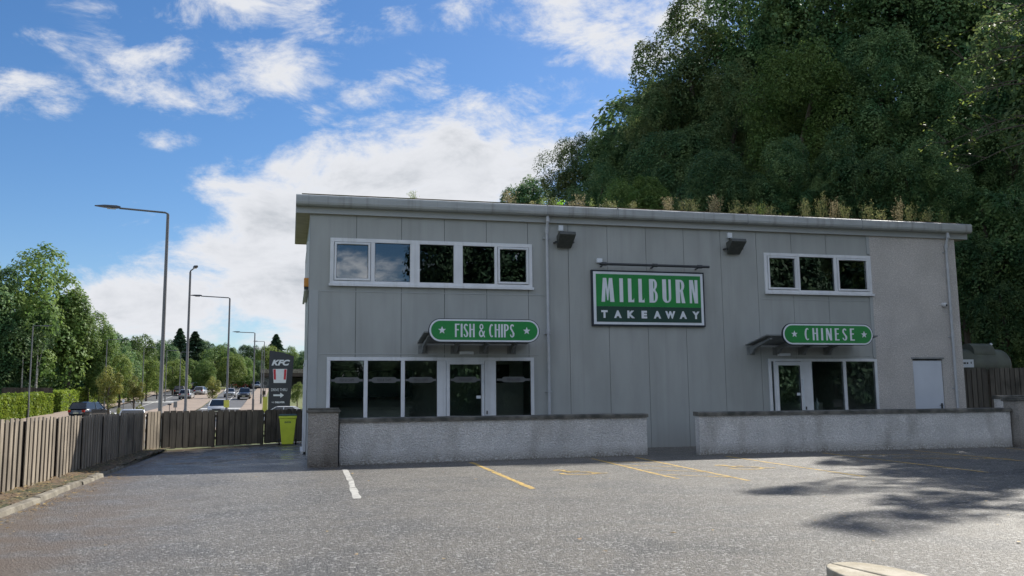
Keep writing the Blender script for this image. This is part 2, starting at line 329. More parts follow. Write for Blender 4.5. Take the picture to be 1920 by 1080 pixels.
K['verge'] = mat('mossy_verge', (.13, .09, .055), (.055, .06, .025), scale=2.2, rough=.95, bump=.03, bscale=14, detail=8, lo=.42, hi=.6)
K['leaf_dark'] = leafmat('leaf_dark', (.055, .125, .05), (.15, .225, .085))
K['leaf_brown'] = leafmat('leaf_bronzing', (.065, .12, .045), (.14, .18, .07))
K['leaf_mid'] = leafmat('leaf_mid', (.10, .18, .045), (.15, .22, .06))
K['leaf_light'] = leafmat('leaf_light', (.14, .21, .045), (.20, .26, .065))
K['leaf_yellow'] = leafmat('leaf_yellow', (.24, .24, .06), (.17, .21, .06))
K['leaf_fir'] = leafmat('leaf_fir', (.04, .082, .045), (.06, .105, .05), trans=.1)
K['leaf_hedge'] = leafmat('leaf_hedge', (.16, .25, .03), (.22, .30, .045), scale=1.2)
K['weed_brown'] = leafmat('weed_brown', (.28, .25, .14), (.34, .30, .17), scale=5)
K['weed_tan'] = leafmat('weed_tan', (.25, .25, .11), (.17, .21, .08), scale=5)
K['weed_green'] = leafmat('weed_green', (.16, .24, .06), (.22, .26, .08), scale=5)
K['weed_bright'] = leafmat('weed_bright', (.18, .42, .04), (.25, .5, .06), scale=5, trans=.5)
K['litterdark'] = leafmat('dark_litter', (.07, .06, .035), (.10, .10, .045), scale=8, trans=.1)
K['litter'] = leafmat('leaf_litter', (.22, .14, .06), (.36, .27, .12), scale=8, trans=.1)

# ------------------------------------------------------------------ mesh helpers
class MB:
    def __init__(s): s.v = []; s.f = []
    def add(s, vs, fs):
        o = len(s.v); s.v += [tuple(v) for v in vs]; s.f += [tuple(i+o for i in f) for f in fs]; return s
    def box(s, x0, x1, y0, y1, z0, z1):
        return s.add([(x0, y0, z0), (x1, y0, z0), (x1, y1, z0), (x0, y1, z0), (x0, y0, z1), (x1, y0, z1), (x1, y1, z1), (x0, y1, z1)],
                     [(0, 3, 2, 1), (4, 5, 6, 7), (0, 1, 5, 4), (1, 2, 6, 5), (2, 3, 7, 6), (3, 0, 4, 7)])
    def prism(s, pts, d):
        """polygon pts (3D) pushed by vector d"""
        n = len(pts); a = [Vector(p) for p in pts]; d = Vector(d)
        nn = Vector((0, 0, 0))
        for i in range(n): nn += a[i].cross(a[(i+1) % n])
        if nn.dot(d) > 0: a = a[::-1]
        return s.add(a+[p+d for p in a], [tuple(range(n)), tuple(range(2*n-1, n-1, -1))]+[(i, i+n, (i+1) % n+n, (i+1) % n) for i in range(n)])
    def tube(s, pts, r, seg=8):
        pts = [Vector(p) for p in pts]; rr = r if isinstance(r, (list, tuple)) else [r]*len(pts)
        vs = []; fs = []; ref = None
        for i, p in enumerate(pts):
            t = (pts[min(i+1, len(pts)-1)]-pts[max(i-1, 0)]).normalized()
            if ref is None: ref = t.orthogonal().normalized()
            a = (ref-t*ref.dot(t)).normalized(); ref = a; b = t.cross(a)
            for k in range(seg):
                q = 2*math.pi*k/seg; vs.append(p+(a*math.cos(q)+b*math.sin(q))*rr[i])
        for i in range(len(pts)-1):
            for k in range(seg):
                k2 = (k+1) % seg; fs.append((i*seg+k, i*seg+k2, (i+1)*seg+k2, (i+1)*seg+k))
        fs.append(tuple(range(seg))[::-1]); fs.append(tuple((len(pts)-1)*seg+k for k in range(seg)))
        return s.add(vs, fs)
    def ell(s, c, r, seg=14, rings=9):
        vs = []; fs = []
        for i in range(rings+1):
            t = math.pi*i/rings
            for k in range(seg):
                q = 2*math.pi*k/seg; vs.append((c[0]+r[0]*math.sin(t)*math.cos(q), c[1]+r[1]*math.sin(t)*math.sin(q), c[2]+r[2]*math.cos(t)))
        for i in range(rings):
            for k in range(seg):
                k2 = (k+1) % seg; fs.append((i*seg+k, (i+1)*seg+k, (i+1)*seg+k2, i*seg+k2))
        return s.add(vs, fs)
def wloc(p):
    v = Vector((0, 0, 0))
    while p: v += p.location; p = p.parent
    return v
def obj(name, mb, m, parent=None, smooth=False, bevel=0., org=None):
    me = bpy.data.meshes.new(name)
    o = bpy.data.objects.new(name, me); C.objects.link(o)
    if parent: o.parent = parent; off = wloc(parent)
    elif org is not None: off = Vector(org); o.location = off
    else: off = Vector((0, 0, 0))
    me.from_pydata([(v[0]-off.x, v[1]-off.y, v[2]-off.z) for v in mb.v], [], mb.f); me.update()
    me.materials.append(K[m] if isinstance(m, str) else m)
    if smooth:
        me.polygons.foreach_set('use_smooth', [True]*len(me.polygons))
        try: me.set_sharp_from_angle(angle=R(40))
        except Exception: pass
    if bevel:
        b = o.modifiers.new('bevel', 'BEVEL'); b.width = bevel; b.segments = 2; b.limit_method = 'ANGLE'
    return o
def tag(o, label, cat, group=None, kind=None):
    if label: o['label'] = label
    if cat: o['category'] = cat
    if group: o['group'] = group
    if kind: o['kind'] = kind
    return o
def thing(name, label, cat, loc=(0, 0, 0), group=None):
    o = bpy.data.objects.new(name, None); C.objects.link(o); o.location = loc; o.empty_display_size = .2
    return tag(o, label, cat, group)
def struct(name, mb, m, **k): return tag(obj(name, mb, m, **k), None, None, None, 'structure')
def copy_tree(o, parent=None):
    c = o.copy(); C.objects.link(c); c.parent = parent
    for ch in list(o.children): copy_tree(ch, c)
    return c
def raw(name, co, fc, m):
    """mesh from numpy quads"""
    me = bpy.data.meshes.new(name); nv = len(co); nf = len(fc)
    me.vertices.add(nv); me.vertices.foreach_set('co', co.astype(np.float32).ravel())
    me.loops.add(nf*4); me.loops.foreach_set('vertex_index', fc.astype(np.int32).ravel())
    me.polygons.add(nf); me.polygons.foreach_set('loop_start', np.arange(0, nf*4, 4, dtype=np.int32))
    me.update(calc_edges=True); me.materials.append(K[m]); return me

def curve_mesh(kind, data, x0, x1, z0, z1, y, depth, offset=0., shear=0.):
    """flat lettering or outline fitted to a box in the XZ plane facing -Y; kind 'text' or 'poly'"""
    if kind == 'text':
        c = bpy.data.curves.new('t', 'FONT'); c.body = data; c.offset = offset; c.resolution_u = 4; c.shear = shear
    else:
        c = bpy.data.curves.new('t', 'CURVE'); c.dimensions = '2D'; c.fill_mode = 'BOTH'
        for pl in data:
            s = c.splines.new('POLY'); s.points.add(len(pl)-1); s.use_cyclic_u = True
            for q, pt in zip(s.points, pl): q.co = (pt[0], pt[1], 0, 1)
    c.extrude = .5
    o = bpy.data.objects.new('t', c); C.objects.link(o)
    dg = bpy.context.evaluated_depsgraph_get(); e = o.evaluated_get(dg); me = e.to_mesh()
    vs = [v.co.copy() for v in me.vertices]; fs = [tuple(p.vertices) for p in me.polygons]
    e.to_mesh_clear(); bpy.data.objects.remove(o); bpy.data.curves.remove(c)
    a = min(v.x for v in vs); b = max(v.x for v in vs); p = min(v.y for v in vs); q = max(v.y for v in vs)
    mb = MB()
    mb.add([(x0+(v.x-a)/(b-a)*(x1-x0), y-(v.z+.5)*depth, z0+(v.y-p)/(q-p)*(z1-z0)) for v in vs], fs)
    return mb

# ------------------------------------------------------------------ ground
def ground():
    xs = sorted(set(list(np.arange(-60, 61, 4.)) + [-400, -250, -160, -110, -80, 80, 110, 160, 250, 400, 21.5, 23, 24.5, 26, 6, 10, 14]))
    ys = sorted(set(list(np.arange(-60, 30, 6.)) + list(np.arange(30, 120, 4.)) + list(np.arange(120, 320, 10.)) + [360, 420, 500, 700, 900, 1500, 2500, 32, 38]))
    mb = MB(); nx = len(xs)
    vs = [(x, y, tz(x, y)-.03) for y in ys for x in xs]
    mb.add(vs, [(j*nx+i, j*nx+i+1, (j+1)*nx+i+1, (j+1)*nx+i) for j in range(len(ys)-1) for i in range(nx-1)])
    struct('ground', mb, 'grass')
    mb = MB(); mb.add([(-3.22, -45, 0), (60, -45, 0), (60, 21.4, 0), (20.9, 21.4, 0), (20.9, 33.2, 0), (.6, 33.2, 0), (-3.5, 28.4, 0)], [(0, 1, 2, 3, 4, 5, 6)])
    struct('car_park', mb, 'asphalt')
ground()
def hillfloor():
    mb = MB(); xs = np.arange(8, 120, 4.); ys = np.arange(32, 150, 4.)
    mb.add([(x, y, tz(x, y)+(.05 if x > 6+max(0, y-33)*.17 else -.1)) for y in ys for x in xs],
           [(j*len(xs)+i, j*len(xs)+i+1, (j+1)*len(xs)+i+1, (j+1)*len(xs)+i) for j in range(len(ys)-1) for i in range(len(xs)-1)])
    struct('wooded_bank', mb, 'hillsoil')
hillfloor()
def strip(name, m, L_, R_, dz=.02, y0=40, y1=420):
    """ribbon between left and right edge functions of Y, draped on the terrain"""
    ys = np.concatenate([np.arange(y0, 150, 3.), np.arange(150, y1+1, 8.)]) if y1 > 150 else np.arange(y0, y1+.1, 3.)
    mb = MB(); n = len(ys)
    vs = []
    for y in ys:
        a, b = L_(y), R_(y)
        for t in (0, .5, 1): x = a+(b-a)*t; vs.append((x, y, tz(-12, y)+dz))
    mb.add(vs, [(i*3+k, i*3+k+1, i*3+k+4, i*3+k+3) for i in range(n-1) for k in (0, 1)])
    return struct(name, mb, m)
ip = lambda *p: (lambda y: float(np.interp(y, [q[0] for q in p], [q[1] for q in p])))
rR = ip((40, -4.6), (107, -5.8), (152, -6.5), (207, -7.1), (300, -9), (420, -12)); rL = ip((40, -9.8), (107, -10.6), (152, -12), (207, -13.6), (300, -16.5), (420, -21))
lR = ip((40, -15.6), (108, -15.9), (155, -16.2), (207, -17.2), (300, -19.5), (420, -24)); lL = ip((40, -21), (103, -21.6), (190, -23.6), (300, -27), (420, -32))
strip('road', 'road', rL, rR, .03); strip('road', 'road', lL, lR, .03)
strip('median', 'pave', lR, rL, .13, 40, 200)
strip('pavement', 'pave', lambda y: lL(y)-3.2, lL, .15, 40, 260)
strip('pavement', 'pave', rR, lambda y: rR(y)+2.6, .15, 60, 240)
strip('road_marking', 'roadwhite', lambda y: (rL(y)+rR(y))/2-.07, lambda y: (rL(y)+rR(y))/2+.07, .036, 125, 240)
strip('road_marking', 'roadwhite', lambda y: (lL(y)+lR(y))/2-.07, lambda y: (lL(y)+lR(y))/2+.07, .036, 95, 240)
strip('road_marking', 'roadwhite', lambda y: rL(y)+.1, lambda y: rR(y)-.1, .038, 116, 119)
strip('road_marking', 'roadwhite', lambda y: lL(y)+.1, lambda y: lR(y)-.1, .038, 138, 141.5)
strip('road_marking', 'roadwhite', lambda y: lL(y)+.1, lambda y: lR(y)-.1, .038, 104, 107)

# bay markings (world positions measured on the car park plane)
def line(pts, w, m, z=.004, name='bay_marking', wob=.0):
    mb = MB(); pts = [Vector((p[0], p[1], 0)) for p in pts]; rg = random.Random(len(pts)*7+int(pts[0].x*100))
    fine = [pts[0]]
    for a, b in zip(pts, pts[1:]):
        n = max(1, int((b-a).length/.25)); fine += [a+(b-a)*(i+1)/n for i in range(n)]
    vs = []
    for i, p in enumerate(fine):
        t = (fine[min(i+1, len(fine)-1)]-fine[max(i-1, 0)]).normalized(); nrm = Vector((-t.y, t.x, 0))
        a = w/2+rg.uniform(-wob, wob); b = w/2+rg.uniform(-wob, wob)
        vs += [p+nrm*a+Vector((0, 0, z)), p-nrm*b+Vector((0, 0, z))]
    mb.add(vs, [(2*i, 2*i+1, 2*i+3, 2*i+2) for i in range(len(fine)-1)])
    return struct(name, mb, m)
line([(1.09, 18.35), (1.03, 15.75)], .115, 'whitemark', wob=.01); line([(1.03, 15.68), (.985, 14.35)], .09, 'whitemark', wob=.018); line([(.98, 14.28), (.93, 12.7)], .11, 'whitemark', wob=.012)
line([(3.91, 19.5), (3.78, 16.8)], .1, 'yellow', wob=.015); line([(3.77, 16.7), (3.6, 13.2)], .1, 'yellow', wob=.012)
for a, b in (((6.77, 19.65), (6.33, 14.0)), ((7.85, 19.62), (7.26, 13.3)), ((9.93, 19.2), (9.41, 13.3)), ((12.62, 19.4), (11.86, 13.3)), ((15.2, 19.4), (14.3, 13.3)), ((17.9, 19.4), (16.8, 13.3))):
    line([a, b], .085, 'yellow', wob=.012)
for i in range(4):
    y = 18.6-i*1.25; line([(6.72-.07*i, y), (7.62-.09*i, y-.9)], .075, 'yellow', wob=.012)
line([(13.0, 18.6), (15.0, 17.4)], .075, 'yellow', wob=.01); line([(12.9, 17.2), (14.9, 16.0)], .075, 'yellow', wob=.01)
def wheelchair(x, y, s):
    """painted wheelchair symbol, read from the bay mouth"""
    q = lambda pts: [(x+p[0]*s, y+p[1]*s) for p in pts]
    line(q([(.36*math.cos(t), .36*math.sin(t)-.2) for t in [R(a) for a in range(150, 401, 20)]]), .09, 'yellow')
    line(q([(-.12, .62), (-.1, .1), (.28, .08), (.42, -.42), (.6, -.4)]), .1, 'yellow', z=.008)
    line(q([(-.11, .36), (.22, .36)]), .08, 'yellow', z=.008)
    line(q([(-.12+.1*math.cos(t), .8+.1*math.sin(t)) for t in [R(a) for a in range(0, 361, 40)]]), .1, 'yellow')
wheelchair(5.15, 15.9, .85); wheelchair(8.55, 15.9, .85)

# kerb and verge by the left fence
def kerbs():
    rg = random.Random(3); mb = MB(); y = 1.
    while y < 27:
        ln = .88+rg.uniform(-.03, .05); x = float(np.interp(y, [1, 12, 17, 25, 28], [-3.3, -3.33, -3.36, -3.55, -3.62]))+rg.uniform(-.02, .02); h = .06+rg.uniform(-.015, .015)
        mb.add([(x-.13, y, -.02), (x, y, -.02), (x, y+ln, -.02), (x-.13, y+ln, -.02), (x-.13, y, h+.01), (x-.02, y, h), (x-.02, y+ln, h+rg.uniform(-.01, .01)), (x-.13, y+ln, h+.01)],
               [(0, 3, 2, 1), (4, 5, 6, 7), (0, 1, 5, 4), (1, 2, 6, 5), (2, 3, 7, 6), (3, 0, 4, 7)])
        y += ln+.015
    struct('kerb', mb, 'concrete', bevel=.012)
    rg = np.random.RandomState(2); xs = np.linspace(-4.3, -3.44, 9); ys = np.arange(0, 28.6, .18); n = len(xs)
    mb = MB(); mb.add([(x, y, .07+rg.uniform(-.018, .03)) for y in ys for x in xs], [(j*n+i, j*n+i+1, (j+1)*n+i+1, (j+1)*n+i) for j in range(len(ys)-1) for i in range(n-1)])
    struct('verge', mb, 'verge', smooth=True)
    # strip of dirt along the back fence
    a = Vector((-3.75, 28.3)); b = Vector((.5, 32.2)); mb = MB()
    mb.add([(a.x, a.y-.9, .012), (b.x, b.y-.7, .012), (b.x, b.y, .012), (a.x, a.y, .012)], [(0, 1, 2, 3)])
    struct('verge', mb, 'verge')
kerbs()
def scatter(name, n, region, size, m, seed, label, cat):
    rg = np.random.RandomState(seed); p = region(rg, n); n = len(p)
    a = rg.uniform(0, 6.28, n); s = size*rg.uniform(.5, 1.5, n); tl = rg.uniform(-.5, .5, (n, 2))
    q = np.array([(-1, -.1), (-.1, -.55), (1, .1), (.1, .6)]); co = np.zeros((n, 4, 3))
    for k in range(4):
        x = q[k, 0]*s; y = q[k, 1]*s
        co[:, k, 0] = p[:, 0]+x*np.cos(a)-y*np.sin(a); co[:, k, 1] = p[:, 1]+x*np.sin(a)+y*np.cos(a)
        co[:, k, 2] = p[:, 2]+.012+np.abs(x*tl[:, 0]+y*tl[:, 1])
    o = bpy.data.objects.new(name, raw(name, co.reshape(-1, 3), np.arange(n*4).reshape(-1, 4), m)); C.objects.link(o)
    tag(o, label, cat, kind='stuff')
def reg_verge(rg, n):
    y = rg.uniform(2, 27.5, n); x = np.where(rg.rand(n) < .72, rg.uniform(-4, -3.4, n), -3.25+np.abs(rg.normal(0, .16, n)))
    return np.stack([x, y, np.where(x < -3.4, .09, 0.)], 1)
scatter('fallen_leaves', 2600, reg_verge, .022, 'litter', 5, 'brown fallen leaves lying along the left kerb and mossy verge', 'leaves')
def reg_wall(rg, n):
    x = rg.uniform(1., 18.5, n); y = np.where(x < 8.5, 19.62+(x-1.05)*.105, 19.93)-np.abs(rg.normal(0, .09, n))-.01
    k = (x < 8.5) | (x > 9.6); return np.stack([x, y, np.zeros(n)], 1)[k]
scatter('wall_foot_litter', 1800, reg_wall, .013, 'litterdark', 15, 'dark leaf crumbs and moss gathered along the foot of the front walls', 'leaves')
def reg_lot(rg, n):
    return np.stack([rg.uniform(-3, 16, n), 5+rg.rand(n)**1.2*14, np.zeros(n)], 1)
scatter('ground_litter', 110, reg_lot, .025, 'litter', 8, 'dark leaf scraps scattered over the open car park', 'leaves')

# stone traffic island corner, bottom right of the photo
def island():
    t = thing('stone_island', 'pale rounded stone kerb island with dark cracks in the foreground', 'kerb', (4.2, 5.4, 0))
    pts = []
    cx, cy = 3.95, 5.18
    for i in range(28):
        a = 2*math.pi*i/28; c, s_ = math.cos(a), math.sin(a)
        pts.append((cx+.28*math.copysign(abs(c)**.8, c), cy+.78*math.copysign(abs(s_)**.8, s_)))
    def ring(sel, h, gap):
        mb = MB(); c = Vector((sum(p[0] for p in sel)/len(sel), sum(p[1] for p in sel)/len(sel)))
        q = [(c.x+(p[0]-c.x)*gap, c.y+(p[1]-c.y)*gap, 0) for p in sel]; mb.prism(q, (0, 0, h)); return mb
    core = ring(pts, .085, .985); obj('mortar', core, 'cement', t)
    quads = [pts[0:9]+[(cx+.03, cy+.05)], pts[8:15]+[(cx-.01, cy+.1)], pts[14:22]+[(cx, cy)], pts[21:28]+[pts[0], (cx+.04, cy)]]
    for q in quads: obj('stone', ring(q, .11, .972), 'islandstone', t, bevel=.012)
island()

# ------------------------------------------------------------------ takeaway building
YF, XL, XR, YB, ZT = 23.7, .42, 20.55, 30.2, 6.45
XD = 17.42                                     # where cladding meets render
bl = thing('takeaway_building', 'long grey panelled two storey takeaway with white windows and sloping roof', 'building', (10.5, 27, 0))
W1 = (.95, 6.51, 4.46, 5.71); W2 = (13.75, 17.42, 4.49, 5.70); S1 = (.91, 6.52, .04, 2.53); S2 = (13.74, 17.42, .04, 2.51)
JX = [1.64, 2.85, 4.03, 5.21, 6.4, 7.59, 8.77, 9.96, 11.15, 12.34, 13.52, 14.7, 15.9]
def wall_cells(holes, x0, x1, z0, z1, gaps, g=.012, xg=()):
    xs = {x0, x1}; zs = {z0, z1}
    for h in holes: xs |= {max(x0, h[0]), min(x1, h[1])}; zs |= {h[2], h[3]}
    for q in gaps: xs |= {q-g/2, q+g/2}
    xs = sorted(xs); zs = sorted(zs); out = []
    for a, b in zip(xs, xs[1:]):
        m = (a+b)/2
        if any(abs(m-q) < g/2-1e-6 for q in gaps): continue
        for c, d in zip(zs, zs[1:]):
            n = (c+d)/2
            if any(h[0] < m < h[1] and h[2] < n < h[3] for h in holes): continue
            out.append((a, b, c, d))
    return out
mb = MB()
for a, b, c, d in wall_cells([W1, W2, S1, S2], XL, XD, 0, ZT, JX): mb.box(a, b, YF, YF+.02, c, d)
obj('clad_wall', mb, 'clad', bl)
mb = MB()
for a, b, c, d in wall_cells([W1, W2, S1, S2], XL, XD, 0, ZT, []): mb.box(a, b, YF+.021, YF+.2, c, d)
obj('wall_backing', mb, 'joint', bl)
# render bay with the service door opening
SDR = (18.7, 19.78, .02, 2.51)
mb = MB()
for a, b, c, d in wall_cells([SDR], XD+.002, XR, 0, ZT, []): mb.box(a, b, YF-.03, YF+.2, c, d)
obj('render_wall', mb, 'bldrender', bl)
mb = MB(); mb.box(XD-.10, XD-.002, YF-.035, YF-.002, 2.55, 4.42); mb.box(XD-.10, XD-.002, YF-.035, YF-.002, 5.76, ZT)
obj('corner_flashing', mb, 'flash', bl)
# left return wall, back and right walls
mb = MB()
SW = [(24.3, 27.6, 4.4, 5.7), (24.6, 27.4, .05, 2.5)]
for a, b, c, d in wall_cells(SW, YF+.21, YB, 0, 6.75, [25.0, 26.2, 27.4, 28.6]): mb.box(XL, XL+.2, a, b, c, d)
obj('side_wall', mb, 'clad', bl)
mb = MB(); mb.box(XL+.21, XR-.21, YB-.2, YB, 0, 6.75); obj('rear_wall', mb, 'clad', bl)
mb = MB(); mb.box(XR-.2, XR, YF+.21, YB, 0, 6.6); obj('side_wall', mb, 'bldrender', bl)
mb = MB(); mb.box(XL-.012, XL-.001, YF-.012, YF+.16, 0, 6.5); mb.box(XL-.012, XL+.24, YF-.012, YF-.002, 0, 4.30)
for z in np.arange(.4, 6.4, .62): mb.box(XL+.17, XL+.19, YF-.018, YF-.012, z, z+.02); mb.box(XL-.017, XL-.012, YF+.09, YF+.11, z, z+.02)
obj('corner_flashing', mb, 'flash', bl)
for x0_, x1_, z in ((.7, 6.9, 4.28), (.7, 6.7, 2.62), (13.6, 17.3, 4.30), (13.6, 17.3, 2.60)):
    mb = MB(); mb.box(x0_, x1_, YF-.012, YF-.002, z-.012, z+.012); obj('drip_flashing', mb, 'flash', bl)
# roof: low mono pitch rising to the back, overhanging all round
XO0, XO1 = .04, 21.0
YE = YF-.34
def roofz(y): return 6.50+(y-YF)*.05
mb = MB()
mb.prism([(XO0, YF-.1, 6.34), (XO0, YB+.3, roofz(YB+.3)-.12), (XO0, YB+.3, roofz(YB+.3)+.22), (XO0, YF-.1, 6.72)], (XO1-XO0, 0, 0))
ro = obj('roof', mb, 'flash', bl)
mb = MB(); mb.prism([(XO0+.03, YF-.08, 6.335), (XO0+.03, YB+.28, roofz(YB+.28)-.13), (XO0+.03, YB+.28, roofz(YB+.28)-.123), (XO0+.03, YF-.08, 6.338)], (XO1-XO0-.06, 0, 0))
obj('soffit', mb, 'soffit', bl)
mb = MB()
prof = [(YF-.1, 6.80), (YE+.06, 6.80), (YE+.01, 6.775), (YE, 6.74), (YE, 6.60), (YE+.02, 6.545), (YE+.07, 6.51), (YF-.1, 6.51)]
mb.prism([(XO0, a, b) for a, b in prof], (XO1-XO0, 0, 0)); obj('gutter', mb, 'gutter', bl)
mb = MB()
for x in (6.9, 9.0, 13.1, 17.0): mb.box(x, x+.012, YE-.004, YE+.1, 6.50, 6.803)
obj('gutter_joint', mb, 'steel', bl)
mb = MB(); mb.box(XO0+.15, XO1-.15, YF+.02, YB, 6.86, 6.90); # growing layer on the roof
obj('roof_moss', mb, 'verge', bl)

def window(name, box, mulls, m_glass, frame=.06, y=YF, sash=(), sill=True, parent=bl, cill_z=None):
    """frame with panes between mullions [(x0,x1)...]; sash: indices of opening casements"""
    x0, x1, z0, z1 = box; f = frame
    mb = MB(); yf, yb = y-.05, y+.06
    mb.box(x0, x1, yf, yb, z1-f, z1); mb.box(x0, x1, yf, yb, z0, z0+f)
    mb.box(x0, x0+f, yf, yb, z0+f, z1-f); mb.box(x1-f, x1, yf, yb, z0+f, z1-f)
    ed = [x0+f]
    for a, b in mulls: mb.box(a, b, yf-.003, yb, z0+f, z1-f); ed += [a, b]
    ed.append(x1-f)
    o = obj(name, mb, 'upvc', parent, bevel=.006)
    if sill:
        s = MB(); s.box(x0-.03, x1+.03, yf-.06, yf-.002, z0-.045, z0+.02); obj('sill', s, 'upvc', o)
    for i in range(0, len(ed), 2):
        a, b = ed[i], ed[i+1]; k = i//2
        if k in sash:
            s = MB(); t = .055; g = .012
            A, B, Z0, Z1 = a+g, b-g, z0+f+g, z1-f-g
            s.box(A, B, yf-.02, yf+.05, Z1-t, Z1); s.box(A, B, yf-.02, yf+.05, Z0, Z0+t); s.box(A, A+t, yf-.02, yf+.05, Z0+t, Z1-t); s.box(B-t, B, yf-.02, yf+.05, Z0+t, Z1-t)
            sh = obj('sash', s, 'upvc', o, bevel=.005)
            v = MB(); v.box((A+B)/2-.28, (A+B)/2+.28, yf-.035, yf-.021, Z1-.045, Z1-.02); obj('trickle_vent', v, 'signwhite', o)
            a, b, c, d = A+t, B-t, Z0+t, Z1-t
        else: c, d = z0+f, z1-f
        s = MB(); q = .012; s.box(a, b, yf+.045, yf+.055, d-q, d); s.box(a, b, yf+.045, yf+.055, c, c+q); s.box(a, a+q, yf+.045, yf+.055, c+q, d-q); s.box(b-q, b, yf+.045, yf+.055, c+q, d-q)
        obj('seal', s, 'seal', o)
        p = MB(); p.box(a+q, b-q, yf+.05, yf+.056, c+q, d-q); obj('pane', p, m_glass, o)
    return o
window('window', W1, [(2.02, 2.13), (3.08, 3.34), (4.28, 4.53), (5.43, 5.51)], 'glass', .1, sash=(0, 4))
window('window', W2, [(14.84, 14.93), (16.12, 16.21)], 'glass', .09, sash=(0, 2))
# side window seen edge on, and side shopfront
def sidewin(y0, y1, z0, z1):
    mb = MB(); f = .08
    mb.box(XL-.06, XL+.05, y0, y1, z1-f, z1); mb.box(XL-.06, XL+.05, y0, y1, z0, z0+f); mb.box(XL-.06, XL+.05, y0, y0+f, z0+f, z1-f); mb.box(XL-.06, XL+.05, y1-f, y1, z0+f, z1-f)
    mb.box(XL-.055, XL+.05, (y0+y1)/2-.04, (y0+y1)/2+.04, z0+f, z1-f)
    o = obj('side_window', mb, 'upvc', bl); p = MB(); p.box(XL-.01, XL-.004, y0+f, y1-f, z0+f, z1-f); obj('pane', p, 'glass', o)
    s = MB(); s.box(XL-.12, XL-.061, y0-.03, y1+.03, z0-.05, z0+.02); obj('sill', s, 'upvc', o)
sidewin(*SW[0]); sidewin(*SW[1])
def band(x0, x1, y, z, parent):
    """vinyl strip with a lozenge across one pane"""
    m = MB(); c = (x0+x1)/2; w = min(.26, (x1-x0)*.32)
    m.box(x0, c-w-.02, y-.003, y-.001, z-.035, z+.025); m.box(c+w+.02, x1, y-.003, y-.001, z-.035, z+.025)
    obj('vinyl_band', m, 'vinyl', parent)
    pts = [(c-w+.07*math.cos(a)-.0, z+.075*math.sin(a)) for a in np.linspace(math.pi/2, 3*math.pi/2, 8)]+[(c+w+.07*math.cos(a), z+.075*math.sin(a)) for a in np.linspace(-math.pi/2, math.pi/2, 8)]
    m = MB(); m.prism([(p[0], y-.001, p[1]) for p in pts], (0, -.003, 0)); obj('vinyl_lozenge', m, 'vinyl', parent)
    obj('vinyl_lettering', curve_mesh('text', 'FISH & CHIPS', c-w*.72, c+w*.72, z-.04, z+.04, y-.005, .001, .02), 'vinyldark', parent)
K['vinyl'] = mat('frosted_vinyl', (.12, .125, .125), rough=.6); K['vinyldark'] = mat('vinyl_letter', (.06, .06, .06), rough=.6)
sf = window('shopfront', S1, [(1.87, 1.97), (2.85, 2.95), (3.82, 4.06), (5.12, 5.16), (5.42, 5.44)], 'glass_low', .09, sill=False)
# white infill panels either side of the door and door leaf
mb = MB(); mb.box(5.16, 5.42, YF-.045, YF+.05, .13, 2.44); obj('infill_panel', mb, 'upvc', sf)
for a, b in ((1.0, 1.87), (1.97, 2.85), (2.95, 3.82), (5.46, 6.43)): band(a+.012, b-.012, YF-.001, 1.93, sf)
def door(x0, x1, z1, hinge_left=True, name='entrance_door', txt=True, parent=bl):
    f = .09; y0, y1 = YF-.075, YF-.005
    mb = MB(); mb.box(x0, x1, y0, y1, z1-.11, z1); mb.box(x0, x1, y0, y1, .06, .25); mb.box(x0, x0+f, y0, y1, .25, z1-.11); mb.box(x1-f, x1, y0, y1, .25, z1-.11)
    o = obj(name, mb, 'upvc', parent, bevel=.008)
    p = MB(); p.box(x0+f, x1-f, y0+.02, y0+.026, .25, z1-.11); obj('pane', p, 'glass_low', o)
    h = MB(); hx = x1-.05; h.tube([(hx, y0, .55), (hx, y0-.07, .55), (hx, y0-.07, 1.9), (hx, y0, 1.9)], .016, 8); obj('pull_handle', h, 'signwhite', o, smooth=True)
    s = MB(); s.box(x1-f-.01, x1-f+.004, y0-.003, y0+.02, .26, z1-.12); obj('edge_seal', s, 'seal', o)
    n = MB(); n.box(x1-f-.13, x1-f-.01, y0+.012, y0+.016, 1.42, 1.50); obj('notice', n, 'signwhite', o)
    l = MB(); l.box(x1+.06, x1+.085, y0-.004, YF-.052, 1.0, 1.09); obj('keypad', l, 'seal', o)
    return o
d1 = door(4.07, 5.11, 2.45)
band(4.17, 5.01, YF-.06, 1.93, d1)
sf2 = window('shopfront', S2, [(13.90, 13.94), (14.83, 14.88), (15.12, 15.16), (16.24, 16.33)], 'glass_low', .08, sill=False)
mb = MB(); mb.box(14.88, 15.12, YF-.045, YF+.05, .12, 2.43); obj('infill_panel', mb, 'upvc', sf2)
door(13.94, 14.83, 2.42)
# service door
mb = MB(); mb.box(SDR[0]+.02, SDR[1]-.02, YF-.005, YF+.05, .03, 2.46); sv = obj('service_door', mb, 'svc_door', bl)
mb = MB(); mb.box(SDR[0]-.05, SDR[1]+.05, YF-.06, YF-.031, 2.51, 2.56); obj('door_drip', mb, 'steel', bl)
mb = MB(); mb.box(SDR[1]-.14, SDR[1]-.09, YF-.03, YF-.006, .98, 1.14); mb.tube([(SDR[1]-.115, YF-.03, 1.08), (SDR[1]-.115, YF-.07, 1.08), (SDR[1]-.24, YF-.07, 1.08)], .012, 6); obj('lever_handle', mb, 'dkmetal', sv)
